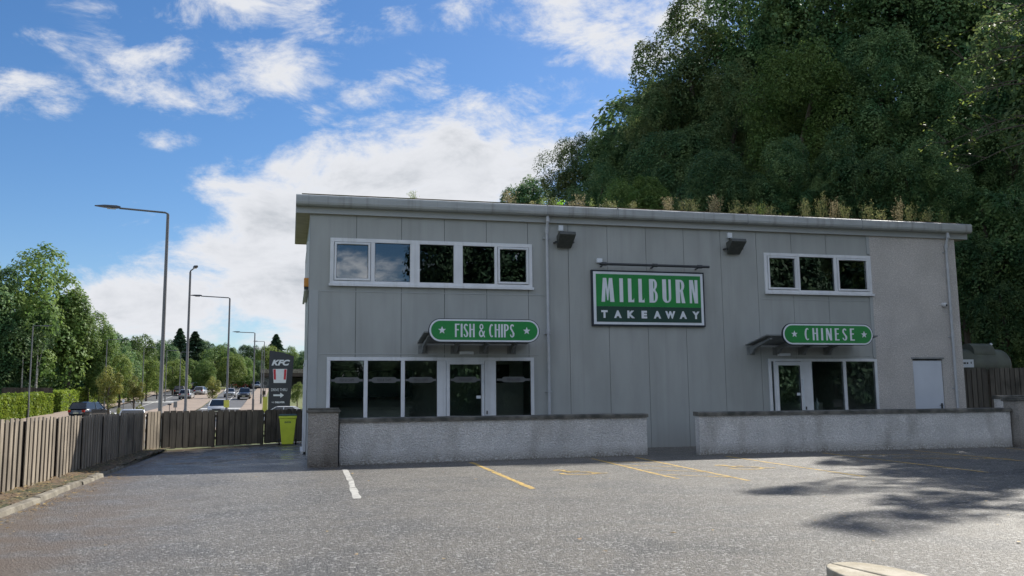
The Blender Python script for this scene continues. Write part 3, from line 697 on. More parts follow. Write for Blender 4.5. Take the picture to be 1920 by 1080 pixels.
# rooms behind the glass
def room(x0, x1, z0, z1, yb, wm='int_low'):
    mb = MB(); mb.box(x0, x1, yb, yb+.05, z0, z1); mb.box(x0-.05, x0, YF+.2, yb, z0, z1); mb.box(x1, x1+.05, YF+.2, yb, z0, z1); mb.box(x0, x1, YF+.2, yb, z1, z1+.05)
    obj('interior_wall', mb, wm, bl); mb = MB(); mb.box(x0, x1, YF+.2, yb, z0-.05, z0); obj('interior_floor', mb, 'int_floor', bl)
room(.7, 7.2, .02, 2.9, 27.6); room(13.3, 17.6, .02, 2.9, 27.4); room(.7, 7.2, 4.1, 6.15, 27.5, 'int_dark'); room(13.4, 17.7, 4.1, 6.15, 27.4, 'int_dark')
mb = MB(); mb.box(1.0, 3.4, 26.2, 26.8, .03, 1.15); mb.box(.95, 3.5, 26.1, 26.9, 1.16, 1.2); obj('counter', mb, 'int_mid', bl)
mb = MB(); mb.box(5.9, 6.9, 26.3, 26.4, .03, 2.8); obj('partition', mb, 'int_mid', bl)
mb = MB(); mb.box(6.0, 6.45, 26.25, 26.29, 1.9, 2.45); obj('menu_screen', mb, 'seal', bl)
mb = MB(); mb.box(1.2, 3.6, 27.0, 27.3, 1.5, 2.3); obj('menu_board', mb, 'dkgreen', bl)
mb = MB(); mb.box(14.2, 17.0, 26.0, 26.5, .03, 1.2); obj('counter', mb, 'int_mid', bl)
mb = MB(); mb.box(1.0, 3.85, YF+.21, YF+.4, .3, .36); obj('window_ledge', mb, 'signwhite', bl)
mb = MB(); mb.box(15.2, 17.3, YF+.21, YF+.45, .94, .98); obj('window_ledge', mb, 'int_mid', bl)
def bottle(x, h, label):
    t = thing('sauce_bottle', label, 'bottle', (x, YF+.34, .981), 'white bottles on the inside ledge')
    mb = MB(); mb.tube([(x, YF+.34, .981), (x, YF+.34, .981+h*.62), (x, YF+.34, .981+h*.78)], [.05, .05, .022], 10); obj('bottle_body', mb, 'signwhite', t, smooth=True)
    mb = MB(); mb.tube([(x, YF+.34, .981+h*.78), (x, YF+.34, .981+h)], [.02, .012], 8); obj('nozzle', mb, 'signwhite', t)
bottle(15.36, .32, 'shorter white plastic bottle on the ledge inside the shopfront under the smaller sign'); bottle(15.52, .36, 'taller white plastic bottle on the ledge inside the shopfront under the smaller sign')
# downpipes
def downpipe(x, name='downpipe', split=True):
    mb = MB(); y = YF-.11
    mb.tube([(x, YE+.12, 6.52), (x, YE+.12, 6.38), (x, y, 6.12), (x, y, 5.95), (x, y, .06)], .042, 10); o = obj(name, mb, 'pipe', bl, smooth=True)
    mb = MB()
    for z in (6.40, 6.08, 3.25): mb.tube([(x, y if z < 6.2 else YE+.12, z-.06), (x, y if z < 6.2 else YE+.12, z+.06)], .056, 10)
    for z in (5.9, 3.2, 1.6): mb.box(x-.09, x+.09, YF-.07, YF-.001, z-.015, z+.015)
    obj('pipe_collar', mb, 'pipe', o)
downpipe(6.93); downpipe(20.16)
mb = MB(); mb.box(XL-.07, XL-.013, 25.4, 25.5, .05, 2.35); obj('side_trim', mb, 'upvc', bl)

# canopies over the doors
def canopy(x0, x1, lab, xs):
    yw, yf = YF-.002, YF-1.28; zw, zf = 2.90, 3.10
    t = thing('door_canopy', lab, 'canopy', ((x0+x1)/2, YF, 2.8))
    mb = MB(); mb.prism([(x0, yw-.04, zw), (x0, yf, zf), (x0, yf, zf+.035), (x0, yw-.04, zw+.035)], (x1-x0, 0, 0)); obj('canopy_roof', mb, 'steel', t)
    for x in xs:
        mb = MB(); mb.prism([(x, yw, zw-.04), (x, yf+.1, zf-.06), (x, yf+.1, zf-.10), (x, yw-.3, zw-.10), (x, yw-.12, zw-.24), (x, yw, zw-.26)], (.07, 0, 0)); obj('bracket', mb, 'steel', t)
        mb = MB(); mb.box(x-.09, x+.16, YF-.02, YF-.001, zw-.28, zw-.05); obj('bracket_plate', mb, 'steel', t)
canopy(3.28, 6.35, 'grey steel canopy over the left shop door behind the longer pill sign', (3.4, 4.28, 5.08, 5.86))
canopy(13.0, 16.6, 'grey steel canopy over the right shop door behind the shorter pill sign', (13.15, 14.0, 14.85, 15.7))

def starpts(cx, cz, r):
    return [(cx+(r if i % 2 == 0 else r*.42)*math.sin(i*math.pi/5), cz+(r if i % 2 == 0 else r*.42)*math.cos(i*math.pi/5)) for i in range(10)]
def pill(x0, x1, z0, z1, y, d, inset=0.):
    r = (z1-z0)/2-inset; c = (z0+z1)/2; a, b = x0+(z1-z0)/2, x1-(z1-z0)/2
    pts = [(a+r*math.cos(t), c+r*math.sin(t)) for t in np.linspace(math.pi/2, 3*math.pi/2, 18)]+[(b+r*math.cos(t), c+r*math.sin(t)) for t in np.linspace(-math.pi/2, math.pi/2, 18)]
    m = MB(); m.prism([(p[0], y, p[1]) for p in pts], (0, -d, 0)); return m
def pill_sign(c0, c1, word, lab, w0, w1, st, gap=.09):
    y = YF-1.31; q = lambda px, py: (ray(px, py).x*y/ray(px, py).y, EYE+ray(px, py).z*y/ray(px, py).y)
    (x0, z1), (x1, z0) = q(*c0), q(*c1); wx0, wx1 = q(w0, c0[1])[0], q(w1, c0[1])[0]; stars = [q(p, c0[1])[0] for p in st]
    t = thing('pill_sign', lab, 'sign', ((x0+x1)/2, y, z0))
    obj('sign_edge', pill(x0, x1, z0, z1, y, .06), 'signblack', t)
    obj('white_border', pill(x0, x1, z0, z1, y-.061, .004, .018), 'signwhite', t)
    obj('green_face', pill(x0, x1, z0, z1, y-.066, .004, .062), 'green', t)
    obj('lettering', condensed(word, wx0, wx1, z0+.135*(z1-z0)/.62, z1-.135*(z1-z0)/.62, y-.0705, gap), 'signwhite', t)
    for s_ in stars:
        m = MB(); m.prism([(p[0], y-.0705, p[1]) for p in starpts(s_, (z0+z1)/2, .105)], (0, -.003, 0)); obj('star', m, 'signwhite', t)
def arc(cx, cy, rx, ry, a0, a1, n=8):
    return [(cx+rx*math.cos(R(a0+(a1-a0)*i/n)), cy+ry*math.sin(R(a0+(a1-a0)*i/n))) for i in range(n+1)]
def glyph(ch):
    """hand drawn condensed poster capitals: thick stems, thin bars. returns width, outlines"""
    s = .15
    if ch == 'F': return .40, [[(0, 0), (0, 1), (.40, 1), (.38, .90), (s, .90), (s, .60), (.33, .60), (.33, .50), (s, .50), (s, 0)]]
    if ch == 'I': return .16, [[(0, 0), (0, 1), (.16, 1), (.16, 0)]]
    if ch == 'H': return .46, [[(0, 0), (0, 1), (s, 1), (s, .62), (.31, .62), (.31, 1), (.46, 1), (.46, 0), (.31, 0), (.31, .53), (s, .53), (s, 0)]]
    if ch == 'C':
        o = arc(.22, .5, .22, .5, 52, 308, 16); i = arc(.24, .5, .09, .40, 300, 60, 14); return .40, [o+i]
    if ch == 'P':
        return .43, [[(0, 0), (0, 1)]+arc(.2, .74, .23, .26, 90, -90)+[(s, .48), (s, 0)], [(s, .57)]+arc(.19, .74, .10, .17, -90, 90)+[(s, .91)]]
    if ch == 'S':
        return .40, [arc(.20, .74, .19, .26, 25, 180, 9)+[(.02, .66), (.22, .36)]+arc(.18, .22, .07, .14, 0, -180, 6)+[(.0, .22)]+arc(.20, .24, .20, .24, 180, 360, 10)+[(.40, .32), (.16, .68)]+arc(.21, .76, .07, .13, 180, 25, 6)]
    if ch == 'N': return .48, [[(0, 0), (0, 1), (.16, 1), (.35, .45), (.35, 1), (.48, 1), (.48, 0), (.33, 0), (.13, .58), (.13, 0)]]
    if ch == 'E': return .38, [[(0, 0), (0, 1), (.37, 1), (.36, .90), (s, .90), (s, .60), (.33, .60), (.33, .50), (s, .50), (s, .10), (.38, .10), (.38, 0)]]
    if ch == '&':
        return .52, [arc(.22, .78, .17, .22, -40, 200, 12)+[(.16, .56)]+arc(.2, .28, .2, .28, 120, 300, 10)+[(.40, .12), (.44, 0), (.54, 0), (.45, .22), (.52, .48), (.42, .48), (.38, .34), (.25, .58)],
                     arc(.22, .79, .08, .12, 0, 350, 8), arc(.2, .29, .09, .16, 60, 300, 8)+[(.33, .2)]]
    if ch == 'M': return .74, [[(0, 0), (.10, 1), (.30, 1), (.37, .52), (.45, 1), (.64, 1), (.74, 0), (.50, 0), (.46, .62), (.39, .06), (.33, .06), (.25, .62), (.20, 0)]]
    if ch == 'i': return .26, [[(0, 0), (0, 1), (.26, 1), (.26, 0)]]
    if ch == 'L': return .42, [[(0, 0), (0, 1), (.25, 1), (.25, .09), (.38, .11), (.42, .19), (.42, 0)]]
    if ch == 'B': return .56, [[(0, 0), (0, 1)]+arc(.30, .77, .23, .23, 90, -60)+arc(.30, .27, .26, .27, 60, -90), [(.28, .58)]+arc(.30, .76, .06, .16, -90, 90)+[(.28, .92)], [(.28, .07)]+arc(.31, .27, .08, .20, -90, 90)+[(.28, .48)]]
    if ch == 'U': return .58, [[(0, 1), (.26, 1), (.26, .2)]+arc(.34, .2, .08, .13, 180, 360, 6)+[(.42, 1), (.58, 1), (.58, .22)]+arc(.29, .22, .29, .22, 0, -180, 12)]
    if ch == 'R': return .60, [[(0, 0), (0, 1)]+arc(.30, .75, .26, .25, 90, -55)+[(.60, 0), (.37, 0), (.29, .48), (.26, .48), (.26, 0)], [(.27, .56)]+arc(.30, .74, .07, .17, -90, 90)+[(.27, .92)]]
    if ch == 'n': return .58, [[(0, 0), (0, 1), (.26, 1), (.38, .40), (.38, 1), (.58, 1), (.58, 0), (.34, 0), (.16, .66), (.16, 0)]]
    return .18, []
def condensed(word, x0, x1, z0, z1, y, gap=.09, d=.003):
    data = []; x = 0
    for ch in word:
        w, pl = glyph(ch)
        for p in pl: data.append([(q[0]+x, q[1]) for q in p])
        x += w+gap
    return curve_mesh('poly', data, x0, x1, z0, z1, y, d)
pill_sign((803, 597), (1011, 643), 'FISH & CHIPS', 'green pill sign reading FISH & CHIPS over the left door', 852, 963, (828, 986))
pill_sign((1464, 606), (1636, 648), 'CHINESE', 'green pill sign reading CHINESE over the right door', 1505, 1598, (1486, 1616), gap=.26)
# main sign
def main_sign():
    x0, x1, z0, z1 = 8.24, 11.72, 3.43, 5.03; y = YF-.005
    t = thing('shop_sign', 'large rectangular green sign reading MILLBURN TAKEAWAY in the middle of the facade', 'sign', (9.97, y, z0))
    m = MB(); m.box(x0, x1, y-.09, y, z0, z1); obj('sign_edge', m, 'signblack', t)
    m = MB(); m.box(x0+.045, x1-.045, y-.095, y-.0905, z0+.045, z1-.045); obj('white_border', m, 'signwhite', t)
    m = MB(); m.box(x0+.125, x1-.125, y-.10, y-.0955, 3.99, z1-.115); obj('green_face', m, 'green', t)
    m = MB(); m.box(x0+.125, x1-.125, y-.10, y-.0955, z0+.115, 3.989); obj('dark_face', m, 'dkgreen', t)
    m = MB(); words = 'MiLLBURn'; spans = [(8.52, 8.91), (9.07, 9.18), (9.33, 9.51), (9.65, 9.83), (9.98, 10.24), (10.39, 10.66), (10.81, 11.10), (11.24, 11.50)]
    for ch, (a, b) in zip(words, spans):
        g = curve_mesh('poly', glyph(ch)[1], a, b, 4.115, 4.80, y-.1005, .004); m.add(g.v, g.f)
    obj('name_lettering', m, 'signwhite', t)
    m = MB(); sp = np.linspace(8.60, 11.42, 8)
    for i, ch in enumerate('TAKEAWAY'):
        w = {'W': .155, 'T': .095, 'E': .085}.get(ch, .115); g = curve_mesh('text', ch, sp[i]-w, sp[i]+w, 3.655, 3.875, y-.1005, .004, .06); m.add(g.v, g.f)
    obj('word_lettering', m, 'signwhite', t)
main_sign()
def sign_lamp():
    t = thing('sign_light', 'long dark tubular light bar mounted above the rectangular sign', 'light', (10, YF, 5.2))
    m = MB(); m.tube([(8.42, YF-.30, 5.17), (11.8, YF-.30, 5.17)], .04, 10); obj('light_tube', m, 'dkmetal', t, smooth=True)
    for x in (8.55, 10.1, 11.5):
        m = MB(); m.tube([(x, YF-.29, 5.17), (x, YF-.12, 5.14), (x, YF-.002, 5.14)], .022, 6); m.tube([(x-.07, YF-.30, 5.17), (x+.07, YF-.30, 5.17)], .055, 10); obj('arm', m, 'dkmetal', t)
    m = MB(); m.box(8.42, 8.58, YF-.10, YF-.001, 5.24, 5.36); obj('junction_box', m, 'signwhite', t, bevel=.01)
sign_lamp()
def floodlight(x, z, lab):
    t = thing('floodlight', lab, 'floodlight', (x, YF, z), 'floodlights on the facade')
    m = MB(); m.box(x-.16, x-.02, YF-.10, YF-.001, z+.30, z+.46); obj('junction_box', m, 'signwhite', t, bevel=.01)
    m = MB(); m.tube([(x-.09, YF-.05, z+.30), (x-.09, YF-.05, z+.18), (x-.02, YF-.12, z+.1)], .02, 6); obj('cable', m, 'dkmetal', t)
    m = MB()
    m.add([(x-.22, YF-.1, z-.2), (x+.20, YF-.1, z-.2), (x+.20, YF-.06, z+.16), (x-.22, YF-.06, z+.16),
           (x-.25, YF-.50, z+.13), (x+.23, YF-.50, z+.13), (x+.23, YF-.46, z+.22), (x-.25, YF-.46, z+.22)],
          [(0, 1, 2, 3), (4, 7, 6, 5), (0, 4, 5, 1), (1, 5, 6, 2), (2, 6, 7, 3), (3, 7, 4, 0)]); obj('housing', m, 'flood', t, bevel=.012)
    m = MB(); m.box(x-.30, x-.25, YF-.22, YF-.001, z-.06, z-.02); m.box(x+.22, x+.26, YF-.22, YF-.001, z-.06, z-.02); obj('bracket', m, 'dkmetal', t)
floodlight(7.45, 5.82, 'dark square floodlight high on the facade beside the downpipe'); floodlight(12.72, 5.80, 'dark square floodlight high on the facade right of the large sign')
def bulkhead(x, z, lab):
    t = thing('bulkhead_light', lab, 'light', (x, YF, z), 'white bulkhead lights over the doors')
    m = MB(); m.box(x-.2, x+.2, YF-.05, YF-.001, z, z+.10); obj('base', m, 'upvc', t); m = MB(); m.box(x-.19, x+.19, YF-.11, YF-.051, z+.01, z+.09); obj('diffuser', m, 'signwhite', t, bevel=.015)
bulkhead(4.62, 2.6, 'small white bulkhead light above the left shop door'); bulkhead(14.25, 2.58, 'small white bulkhead light above the right shop door')
t = thing('security_camera', 'small white dome camera on the rendered wall beside the right downpipe', 'camera', (20.0, YF, 4.2))
m = MB(); m.tube([(19.95, YF-.031, 4.22), (19.95, YF-.09, 4.22)], .065, 12); obj('base', m, 'upvc', t); m = MB(); m.ell((19.95, YF-.12, 4.21), (.075, .075, .075)); obj('housing', m, 'upvc', t, smooth=True)
m = MB(); m.ell((19.96, YF-.165, 4.20), (.04, .04, .04)); obj('lens', m, 'seal', t, smooth=True)
t = thing('alarm_box', 'orange alarm box on the left end wall under the roof', 'alarm', (XL, 24.2, 4.3))
m = MB(); m.box(XL-.13, XL-.001, 23.98, 24.18, 4.42, 4.66); obj('cover', m, 'amber', t, bevel=.015); m = MB(); m.box(XL-.125, XL-.001, 23.98, 24.18, 4.37, 4.418); obj('base', m, 'seal', t)

# ------------------------------------------------------------------ boundary walls
def bwall(x0, y0, x1, y1, h, lab, th=.22, name='boundary_wall', cop=.09):
    t = thing(name, lab, 'wall', ((x0+x1)/2, (y0+y1)/2, 0)); a = Vector((x0, y0, 0)); b = Vector((x1, y1, 0)); d = (b-a).normalized(); n = Vector((-d.y, d.x, 0))
    rg = random.Random(int(x0*10)); N_ = max(2, int((b-a).length/.5))
    m = MB(); m.prism([a, b, b+n*th, a+n*th], (0, 0, h-cop)); obj('rendered_face', m, 'roughcast', t)
    m = MB(); vs = []; fs = []; z0 = h-cop
    for i in range(N_+1):
        p = a-d*.03+(b-a+d*.06)*i/N_; w = rg.uniform(-.006, .006); u = rg.uniform(-.006, .006)
        vs += [p-n*(.045+w)+Vector((0, 0, z0+.001)), p-n*(.045+w)+Vector((0, 0, h-.02+u)), p-n*(.02)+Vector((0, 0, h+u)), p+n*(th+.04)+Vector((0, 0, h+.01+u)), p+n*(th+.04)+Vector((0, 0, z0+.001))]
    for i in range(N_):
        for k in range(5): k2 = (k+1) % 5; fs.append((i*5+k, i*5+k2, (i+1)*5+k2, (i+1)*5+k))
    fs += [tuple(range(5))[::-1], tuple(N_*5+k for k in range(5))]; m.add(vs, fs); obj('coping', m, 'cement', t)
    return t
bwall(1.05, 19.62, 8.46, 20.4, 1.0, 'low roughcast boundary wall with dark coping in front of the fish and chips windows')
bwall(9.63, 19.95, 18.55, 19.82, 1.02, 'low roughcast boundary wall with dark coping right of the gap')
def pier(x0, x1, y0, y1, h, lab):
    t = thing('wall_pier', lab, 'pier', ((x0+x1)/2, (y0+y1)/2, 0)); m = MB(); m.box(x0, x1, y0, y1, 0, h-.10); obj('rendered_face', m, 'pier', t)
    m = MB(); m.box(x0-.04, x1+.04, y0-.04, y1+.04, h-.099, h-.04); m.box(x0-.01, x1+.01, y0-.01, y1+.01, h-.039, h); obj('cap', m, 'cement', t, bevel=.012)
K['pier'] = rendermat('pier_render', (.38, .355, .32), (.27, .25, .22), (.10, .085, .07))
pier(.38, 1.0, 19.25, 19.85, 1.23, 'square weathered render pier with flat cap at the left end of the wall')
pier(18.62, 19.15, 19.6, 20.1, 1.3, 'square render pier ending the right hand boundary wall')
bwall(19.2, 19.8, 30, 19.7, 1.12, 'render boundary wall continuing beyond the right pier')
bwall(19.9, 21.6, 30, 21.5, 1.35, 'low pale coped wall in front of the wooden fence by the green tank')

# ------------------------------------------------------------------ fences
def fence(ax, ay, bx, by, h, m, lab, pitch, bw, panel=2.0, name='board_fence', z=0., seed=1, base=.03, front=-1):
    a = Vector((ax, ay, z)); b = Vector((bx, by, z)); L_ = (b-a).length; d = (b-a).normalized(); n = Vector((-d.y, d.x, 0))*front
    t = thing(name, lab, 'fence', a); rg = random.Random(seed); np_ = max(1, round(L_/panel)); pl = L_/np_
    for i in range(np_):
        p0 = a+d*pl*i; k = int((pl-.1)/pitch); mb = MB()
        for j in range(k):
            q = p0+d*(.08+pitch*j*(pl-.12)/(k*pitch)); w = bw*rg.uniform(.94, 1.04); hh = h+rg.uniform(-.012, .012); bz = base+rg.uniform(0, .02); tl = rg.uniform(-.006, .006); o = n*rg.uniform(0, .006)
            mb.add([q+o+Vector((0, 0, bz)), q+o+d*w+Vector((0, 0, bz)), q+o+d*w+n*.018+Vector((0, 0, bz)), q+o+n*.018+Vector((0, 0, bz)),
                    q+o+d*tl+Vector((0, 0, hh)), q+o+d*(w+tl)+Vector((0, 0, hh)), q+o+d*(w+tl)+n*.018+Vector((0, 0, hh)), q+o+d*tl+n*.018+Vector((0, 0, hh))],
                   [(0, 3, 2, 1), (4, 5, 6, 7), (0, 1, 5, 4), (1, 2, 6, 5), (2, 3, 7, 6), (3, 0, 4, 7)])
        obj('panel', mb, m, t)
        mb = MB()
        mb.prism([p0-n*.03+d*.05+Vector((0, 0, .05)), p0+d*(pl-.05)-n*.03+Vector((0, 0, .05)), p0+d*(pl-.05)-n*.022+Vector((0, 0, .05)), p0+d*.05-n*.022+Vector((0, 0, .05))], (0, 0, h-.1))
        obj('dark_backing', mb, 'timber', t); mb = MB()  # one dark sheet behind the boards, showing through the gaps
        for zr in (.25, h-.22): mb.prism([p0-n*.05+Vector((0, 0, zr)), p0+d*pl-n*.05+Vector((0, 0, zr)), p0+d*pl-n*.032+Vector((0, 0, zr)), p0-n*.032+Vector((0, 0, zr))], (0, 0, .08))
        obj('rail', mb, m, t)
    for i in range(np_+1):
        p = a+d*pl*i; mb = MB(); mb.prism([p-d*.045-n*.11, p+d*.045-n*.11, p+d*.045-n*.052, p-d*.045-n*.052], (0, 0, h-.04)); obj('post', mb, m, t)
fence(-4.0, 3.3, -4.0, 27.3, 1.14, 'wood', 'long weathered timber board fence with gaps along the left kerb', .215, .142)
fence(-4.0, 27.42, -3.72, 28.3, 1.16, 'wood', 'short timber board fence piece closing the left fence corner', .19, .165, panel=1.0, seed=7)
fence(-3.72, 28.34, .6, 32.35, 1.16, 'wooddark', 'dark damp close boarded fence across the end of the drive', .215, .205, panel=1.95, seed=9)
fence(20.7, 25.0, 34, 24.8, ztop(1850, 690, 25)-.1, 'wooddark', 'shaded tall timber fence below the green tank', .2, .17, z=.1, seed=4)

# ------------------------------------------------------------------ wheelie bin
def wheelie():
    x, y = -.06, 30.25
    t = thing('wheelie_bin', 'lime green wheelie bin with dark lid beside the dark fence', 'bin', (x, y, 0))
    def fr(z0, z1, a, b, dy0, dy1): return [(x-a, y-dy0, z0), (x+a, y-dy0, z0), (x+a, y+dy0, z0), (x-a, y+dy0, z0), (x-b, y-dy1, z1), (x+b, y-dy1, z1), (x+b, y+dy1, z1), (x-b, y+dy1, z1)]
    F6 = [(0, 3, 2, 1), (4, 5, 6, 7), (0, 1, 5, 4), (1, 2, 6, 5), (2, 3, 7, 6), (3, 0, 4, 7)]
    m = MB(); m.add(fr(.03, .86, .185, .265, .2, .30), F6); m.add(fr(.862, .95, .285, .29, .32, .325), F6); obj('body', m, 'bin', t, bevel=.02)
    m = MB(); m.add(fr(.952, 1.0, .30, .27, .335, .29), F6); m.tube([(x-.2, y+.34, .96), (x+.2, y+.34, .96)], .025, 8); obj('lid', m, 'binlid', t, bevel=.015)
    for s in (-1, 1):
        m = MB(); m.tube([(x+s*.24, y+.2, .1), (x+s*.29, y+.2, .1)], .1, 14); obj('wheel', m, 'rubber', t)
    g = curve_mesh('text', 'biffa', x-.1, x+.1, .72, .80, y-.285, .004, .02); obj('emblem', g, 'binlid', t)
wheelie()

# ------------------------------------------------------------------ lamp posts
def lamp_post(px, pyt, Y, arm, lab, head=.7, r=.075, extra=None):
    x, k = P(px, Y)
    d = ray(px, pyt); x = d.x*Y/d.y; zt = EYE+d.z*Y/d.y; z0 = tz(x, Y)
    # the foot stands straight below the head
    t = thing('street_lamp', lab, 'street lamp', (x, Y, z0), 'street lamps along the road')
    m = MB(); m.tube([(x, Y, z0-.1), (x, Y, z0+1.4)], r*1.45, 10); m.tube([(x, Y, z0+1.4), (x, Y, z0+1.5), (x, Y, zt)], [r*1.45, r, r*.72], 10); obj('pole', m, 'pole', t, smooth=True)
    ax, ay = arm; L_ = math.hypot(ax, ay); u = Vector((ax/L_, ay/L_, 0)) if L_ > 0 else Vector((1, 0, 0))
    top = Vector((x, Y, zt)); e = top+u*L_+Vector((0, 0, .12*L_*.5))
    m = MB(); m.tube([top-Vector((0, 0, .1)), top+Vector((0, 0, .02)), top+u*.12+Vector((0, 0, .07)), e], r*.5, 8); obj('arm', m, 'pole', t, smooth=True)
    m = MB(); n = Vector((-u.y, u.x, 0)); prof = [(-.05, .05, .05), (.1, .11, .07), (head*.6, .13, .06), (head, .05, .02)]
    vs = []; fs = []
    for (s, w, h) in prof:
        c = e+u*s+Vector((0, 0, .03)); vs += [c+n*w-Vector((0, 0, h*.6)), c-n*w-Vector((0, 0, h*.6)), c-n*w*.8+Vector((0, 0, h)), c+n*w*.8+Vector((0, 0, h))]
    for i in range(3):
        for q in range(4): fs.append((i*4+q, i*4+(q+1) % 4, (i+1)*4+(q+1) % 4, (i+1)*4+q))
    fs += [(3, 2, 1, 0), (12, 13, 14, 15)]; m.add(vs, fs); obj('lantern', m, 'lantern', t, bevel=.01)
    m = MB(); c = e+u*head*.32-Vector((0, 0, .03)); m.prism([c+u*.17+n*.09, c-u*.17+n*.09, c-u*.17-n*.09, c+u*.17-n*.09], (0, 0, -.02)); obj('lens', m, 'lens', t)
    return t
lamp_post(315, 402, 40, (-1.9, -.35), 'nearest tall street lamp with long arm reaching left behind the fence corner', .95, .085)
lamp_post(357, 510, 57, (.35, -1.2), 'tall street lamp with short arm pointing towards the viewer', .8, .085)
lp3 = lamp_post(431, 560, 72, (-2.1, -.3), 'street lamp with yellow plate low on its pole', .85, .085)
lamp_post(478, 625, 107, (-1.7, -.2), 'street lamp on the right kerb with arm reaching left over the road', .8, .09)
lamp_post(491.6, 655, 128, (-.5, -1.0), 'small headed street lamp left of the dark totem sign', .8, .09)
lamp_post(496, 641, 150, (-1.1, 0), 'far street lamp just behind the one left of the totem', .7, .08)
lamp_post(62, 612, 96, (1.0, 0), 'slim street lamp against the big dark left trees', .7, .07)
lamp_post(201, 638, 116, (1.9, 0), 'street lamp with arm reaching right behind the yellowish tree', .8, .07)
lamp_post(270, 652, 128, (.9, 0), 'slim street lamp above the far hedge between the left trees', .7, .07)
lamp_post(313, 658, 140, (1.0, 0), 'small far street lamp just right of the nearest tall lamp', .7, .07)
lamp_post(339, 661, 150, (.9, 0), 'small far street lamp left of the short armed lamp', .7, .07)
mx_, _ = lp3.location.x, 0
m = MB(); zz = ztop(428, 757, 72); m.box(mx_-.2, mx_+.2, 71.85, 71.88, zz-.28, zz+.28); tag(obj('pole_plate', m, 'hivis', org=(mx_, 71.86, zz)), 'small yellow plate fixed low on a street lamp pole', 'sign')

# ------------------------------------------------------------------ drive thru totem
def totem():
    Y = 92; 
    def q(px, py, y=Y): d = ray(px, py); return Vector((d.x*y/d.y, y, EYE+d.z*y/d.y))
    a = [q(502, 775), q(505.5, 657), q(530, 661), q(551.5, 668), q(541, 775)]
    t = thing('totem_sign', 'tall charcoal drive thru totem sign with slanted top beside the far road', 'sign', (a[0].x+1, Y, a[0].z))
    a[0].z -= 1.2; a[4].z -= 1.2
    m = MB(); m.prism(a, (0, .5, 0)); obj('totem_body', m, 'totem', t)
    f = Y-.003
    def fit(s, px0, py1, px1, py0, m_, off=.02, shear=0., nm='lettering'):
        A = q(px0, py0, f); B = q(px1, py1, f); obj(nm, curve_mesh('text', s, A.x, B.x, A.z, B.z, f, .01, off, shear), m_, t)
    fit('KFC', 509, 674.5, 544, 685.5, 'signwhite', .05, .3)
    # striped bucket shaped panel
    P4 = [q(511.7, 691.8, f), q(538.3, 691.8, f), q(536, 718, f), q(513, 718, f)]
    m = MB(); m.prism(P4, (0, -.01, 0)); obj('emblem_panel', m, 'signwhite', t)
    for u0, u1 in ((.03, .2), (.8, .97)):
        A = P4[0].lerp(P4[1], u0); B = P4[0].lerp(P4[1], u1); Cc = P4[3].lerp(P4[2], u1); D = P4[3].lerp(P4[2], u0)
        A2, B2 = A.lerp(D, .03), B.lerp(Cc, .03); C2, D2 = B.lerp(Cc, .76), A.lerp(D, .76)
        m = MB(); m.prism([v-Vector((0, .011, 0)) for v in (A2, B2, C2, D2)], (0, -.006, 0)); obj('emblem_stripe', m, 'red', t)
    fit('DRIVE THRU', 508.5, 728, 538.5, 733.5, 'signwhite', .0)
    A = q(512, 741, f); pts = [(512.5, 739.5), (525.5, 739.5), (525.5, 736.2), (532.5, 741), (525.5, 746), (525.5, 742.7), (512.5, 742.7)]
    m = MB(); m.prism([q(*p, f) for p in pts], (0, -.01, 0)); obj('arrow', m, 'signwhite', t)
    fit('WE', 509, 753, 514, 756, 'signwhite', .0); fit('DELIVER', 515.5, 752.5, 534, 756, 'signwhite', .05)
totem()

# ------------------------------------------------------------------ vegetation
def crown_mesh(name, m, seed, n, leaf, nl=26, lo=-.9, flat=1., spread=.66, lr=(.24, .42), droop=.25, asp=1.25):
    """crown of many small leaf faces on the shells of overlapping lobes, unit radius"""
    rg = np.random.RandomState(seed); c = []
    while len(c) < nl:
        p = rg.uniform(-1, 1, 3)
        if np.linalg.norm(p) < 1 and p[2] > lo: c.append(p*np.array([spread, spread, spread*1.12]))
    c = np.array(c); r = rg.uniform(*lr, nl)
    out_p = []; out_d = []; tot = 0
    while tot < n:
        k = rg.randint(0, nl, n); d = rg.normal(size=(n, 3)); d[:, 2] += .55; d /= np.linalg.norm(d, axis=1)[:, None]
        p = c[k]+d*(r[k]*rg.uniform(.72, 1.08, n)**1.0)[:, None]
        bump = np.sin(p[:, 0]*17+p[:, 2]*9)*np.sin(p[:, 1]*19-p[:, 2]*13+seed)*.035
        p += d*bump[:, None]
        dd = np.linalg.norm(p[:, None, :]-c[None], axis=2)/r[None]; keep = (dd.min(1) > .62)
        out_p.append(p[keep]); out_d.append(d[keep]); tot += keep.sum()
    p = np.concatenate(out_p)[:n]; p[:, 2] *= asp; d = np.concatenate(out_d)[:n]
    nrm = d+rg.normal(0, .45, p.shape)+np.array([0, 0, .55]); nrm /= np.linalg.norm(nrm, axis=1)[:, None]
    t = rg.normal(size=p.shape)+np.array([0, 0, -.3]); t -= nrm*(t*nrm).sum(1)[:, None]; t /= np.linalg.norm(t, axis=1)[:, None]; b = np.cross(nrm, t)
    s = leaf*rg.uniform(.55, 1.45, n)[:, None]
    co = np.stack([p-t*s, p+b*s*.55-t*s*.1, p+t*s+nrm*s*-.25, p-b*s*.55-t*s*.1], 1).reshape(-1, 3)
    return raw(name, co, np.arange(n*4).reshape(-1, 4), m)
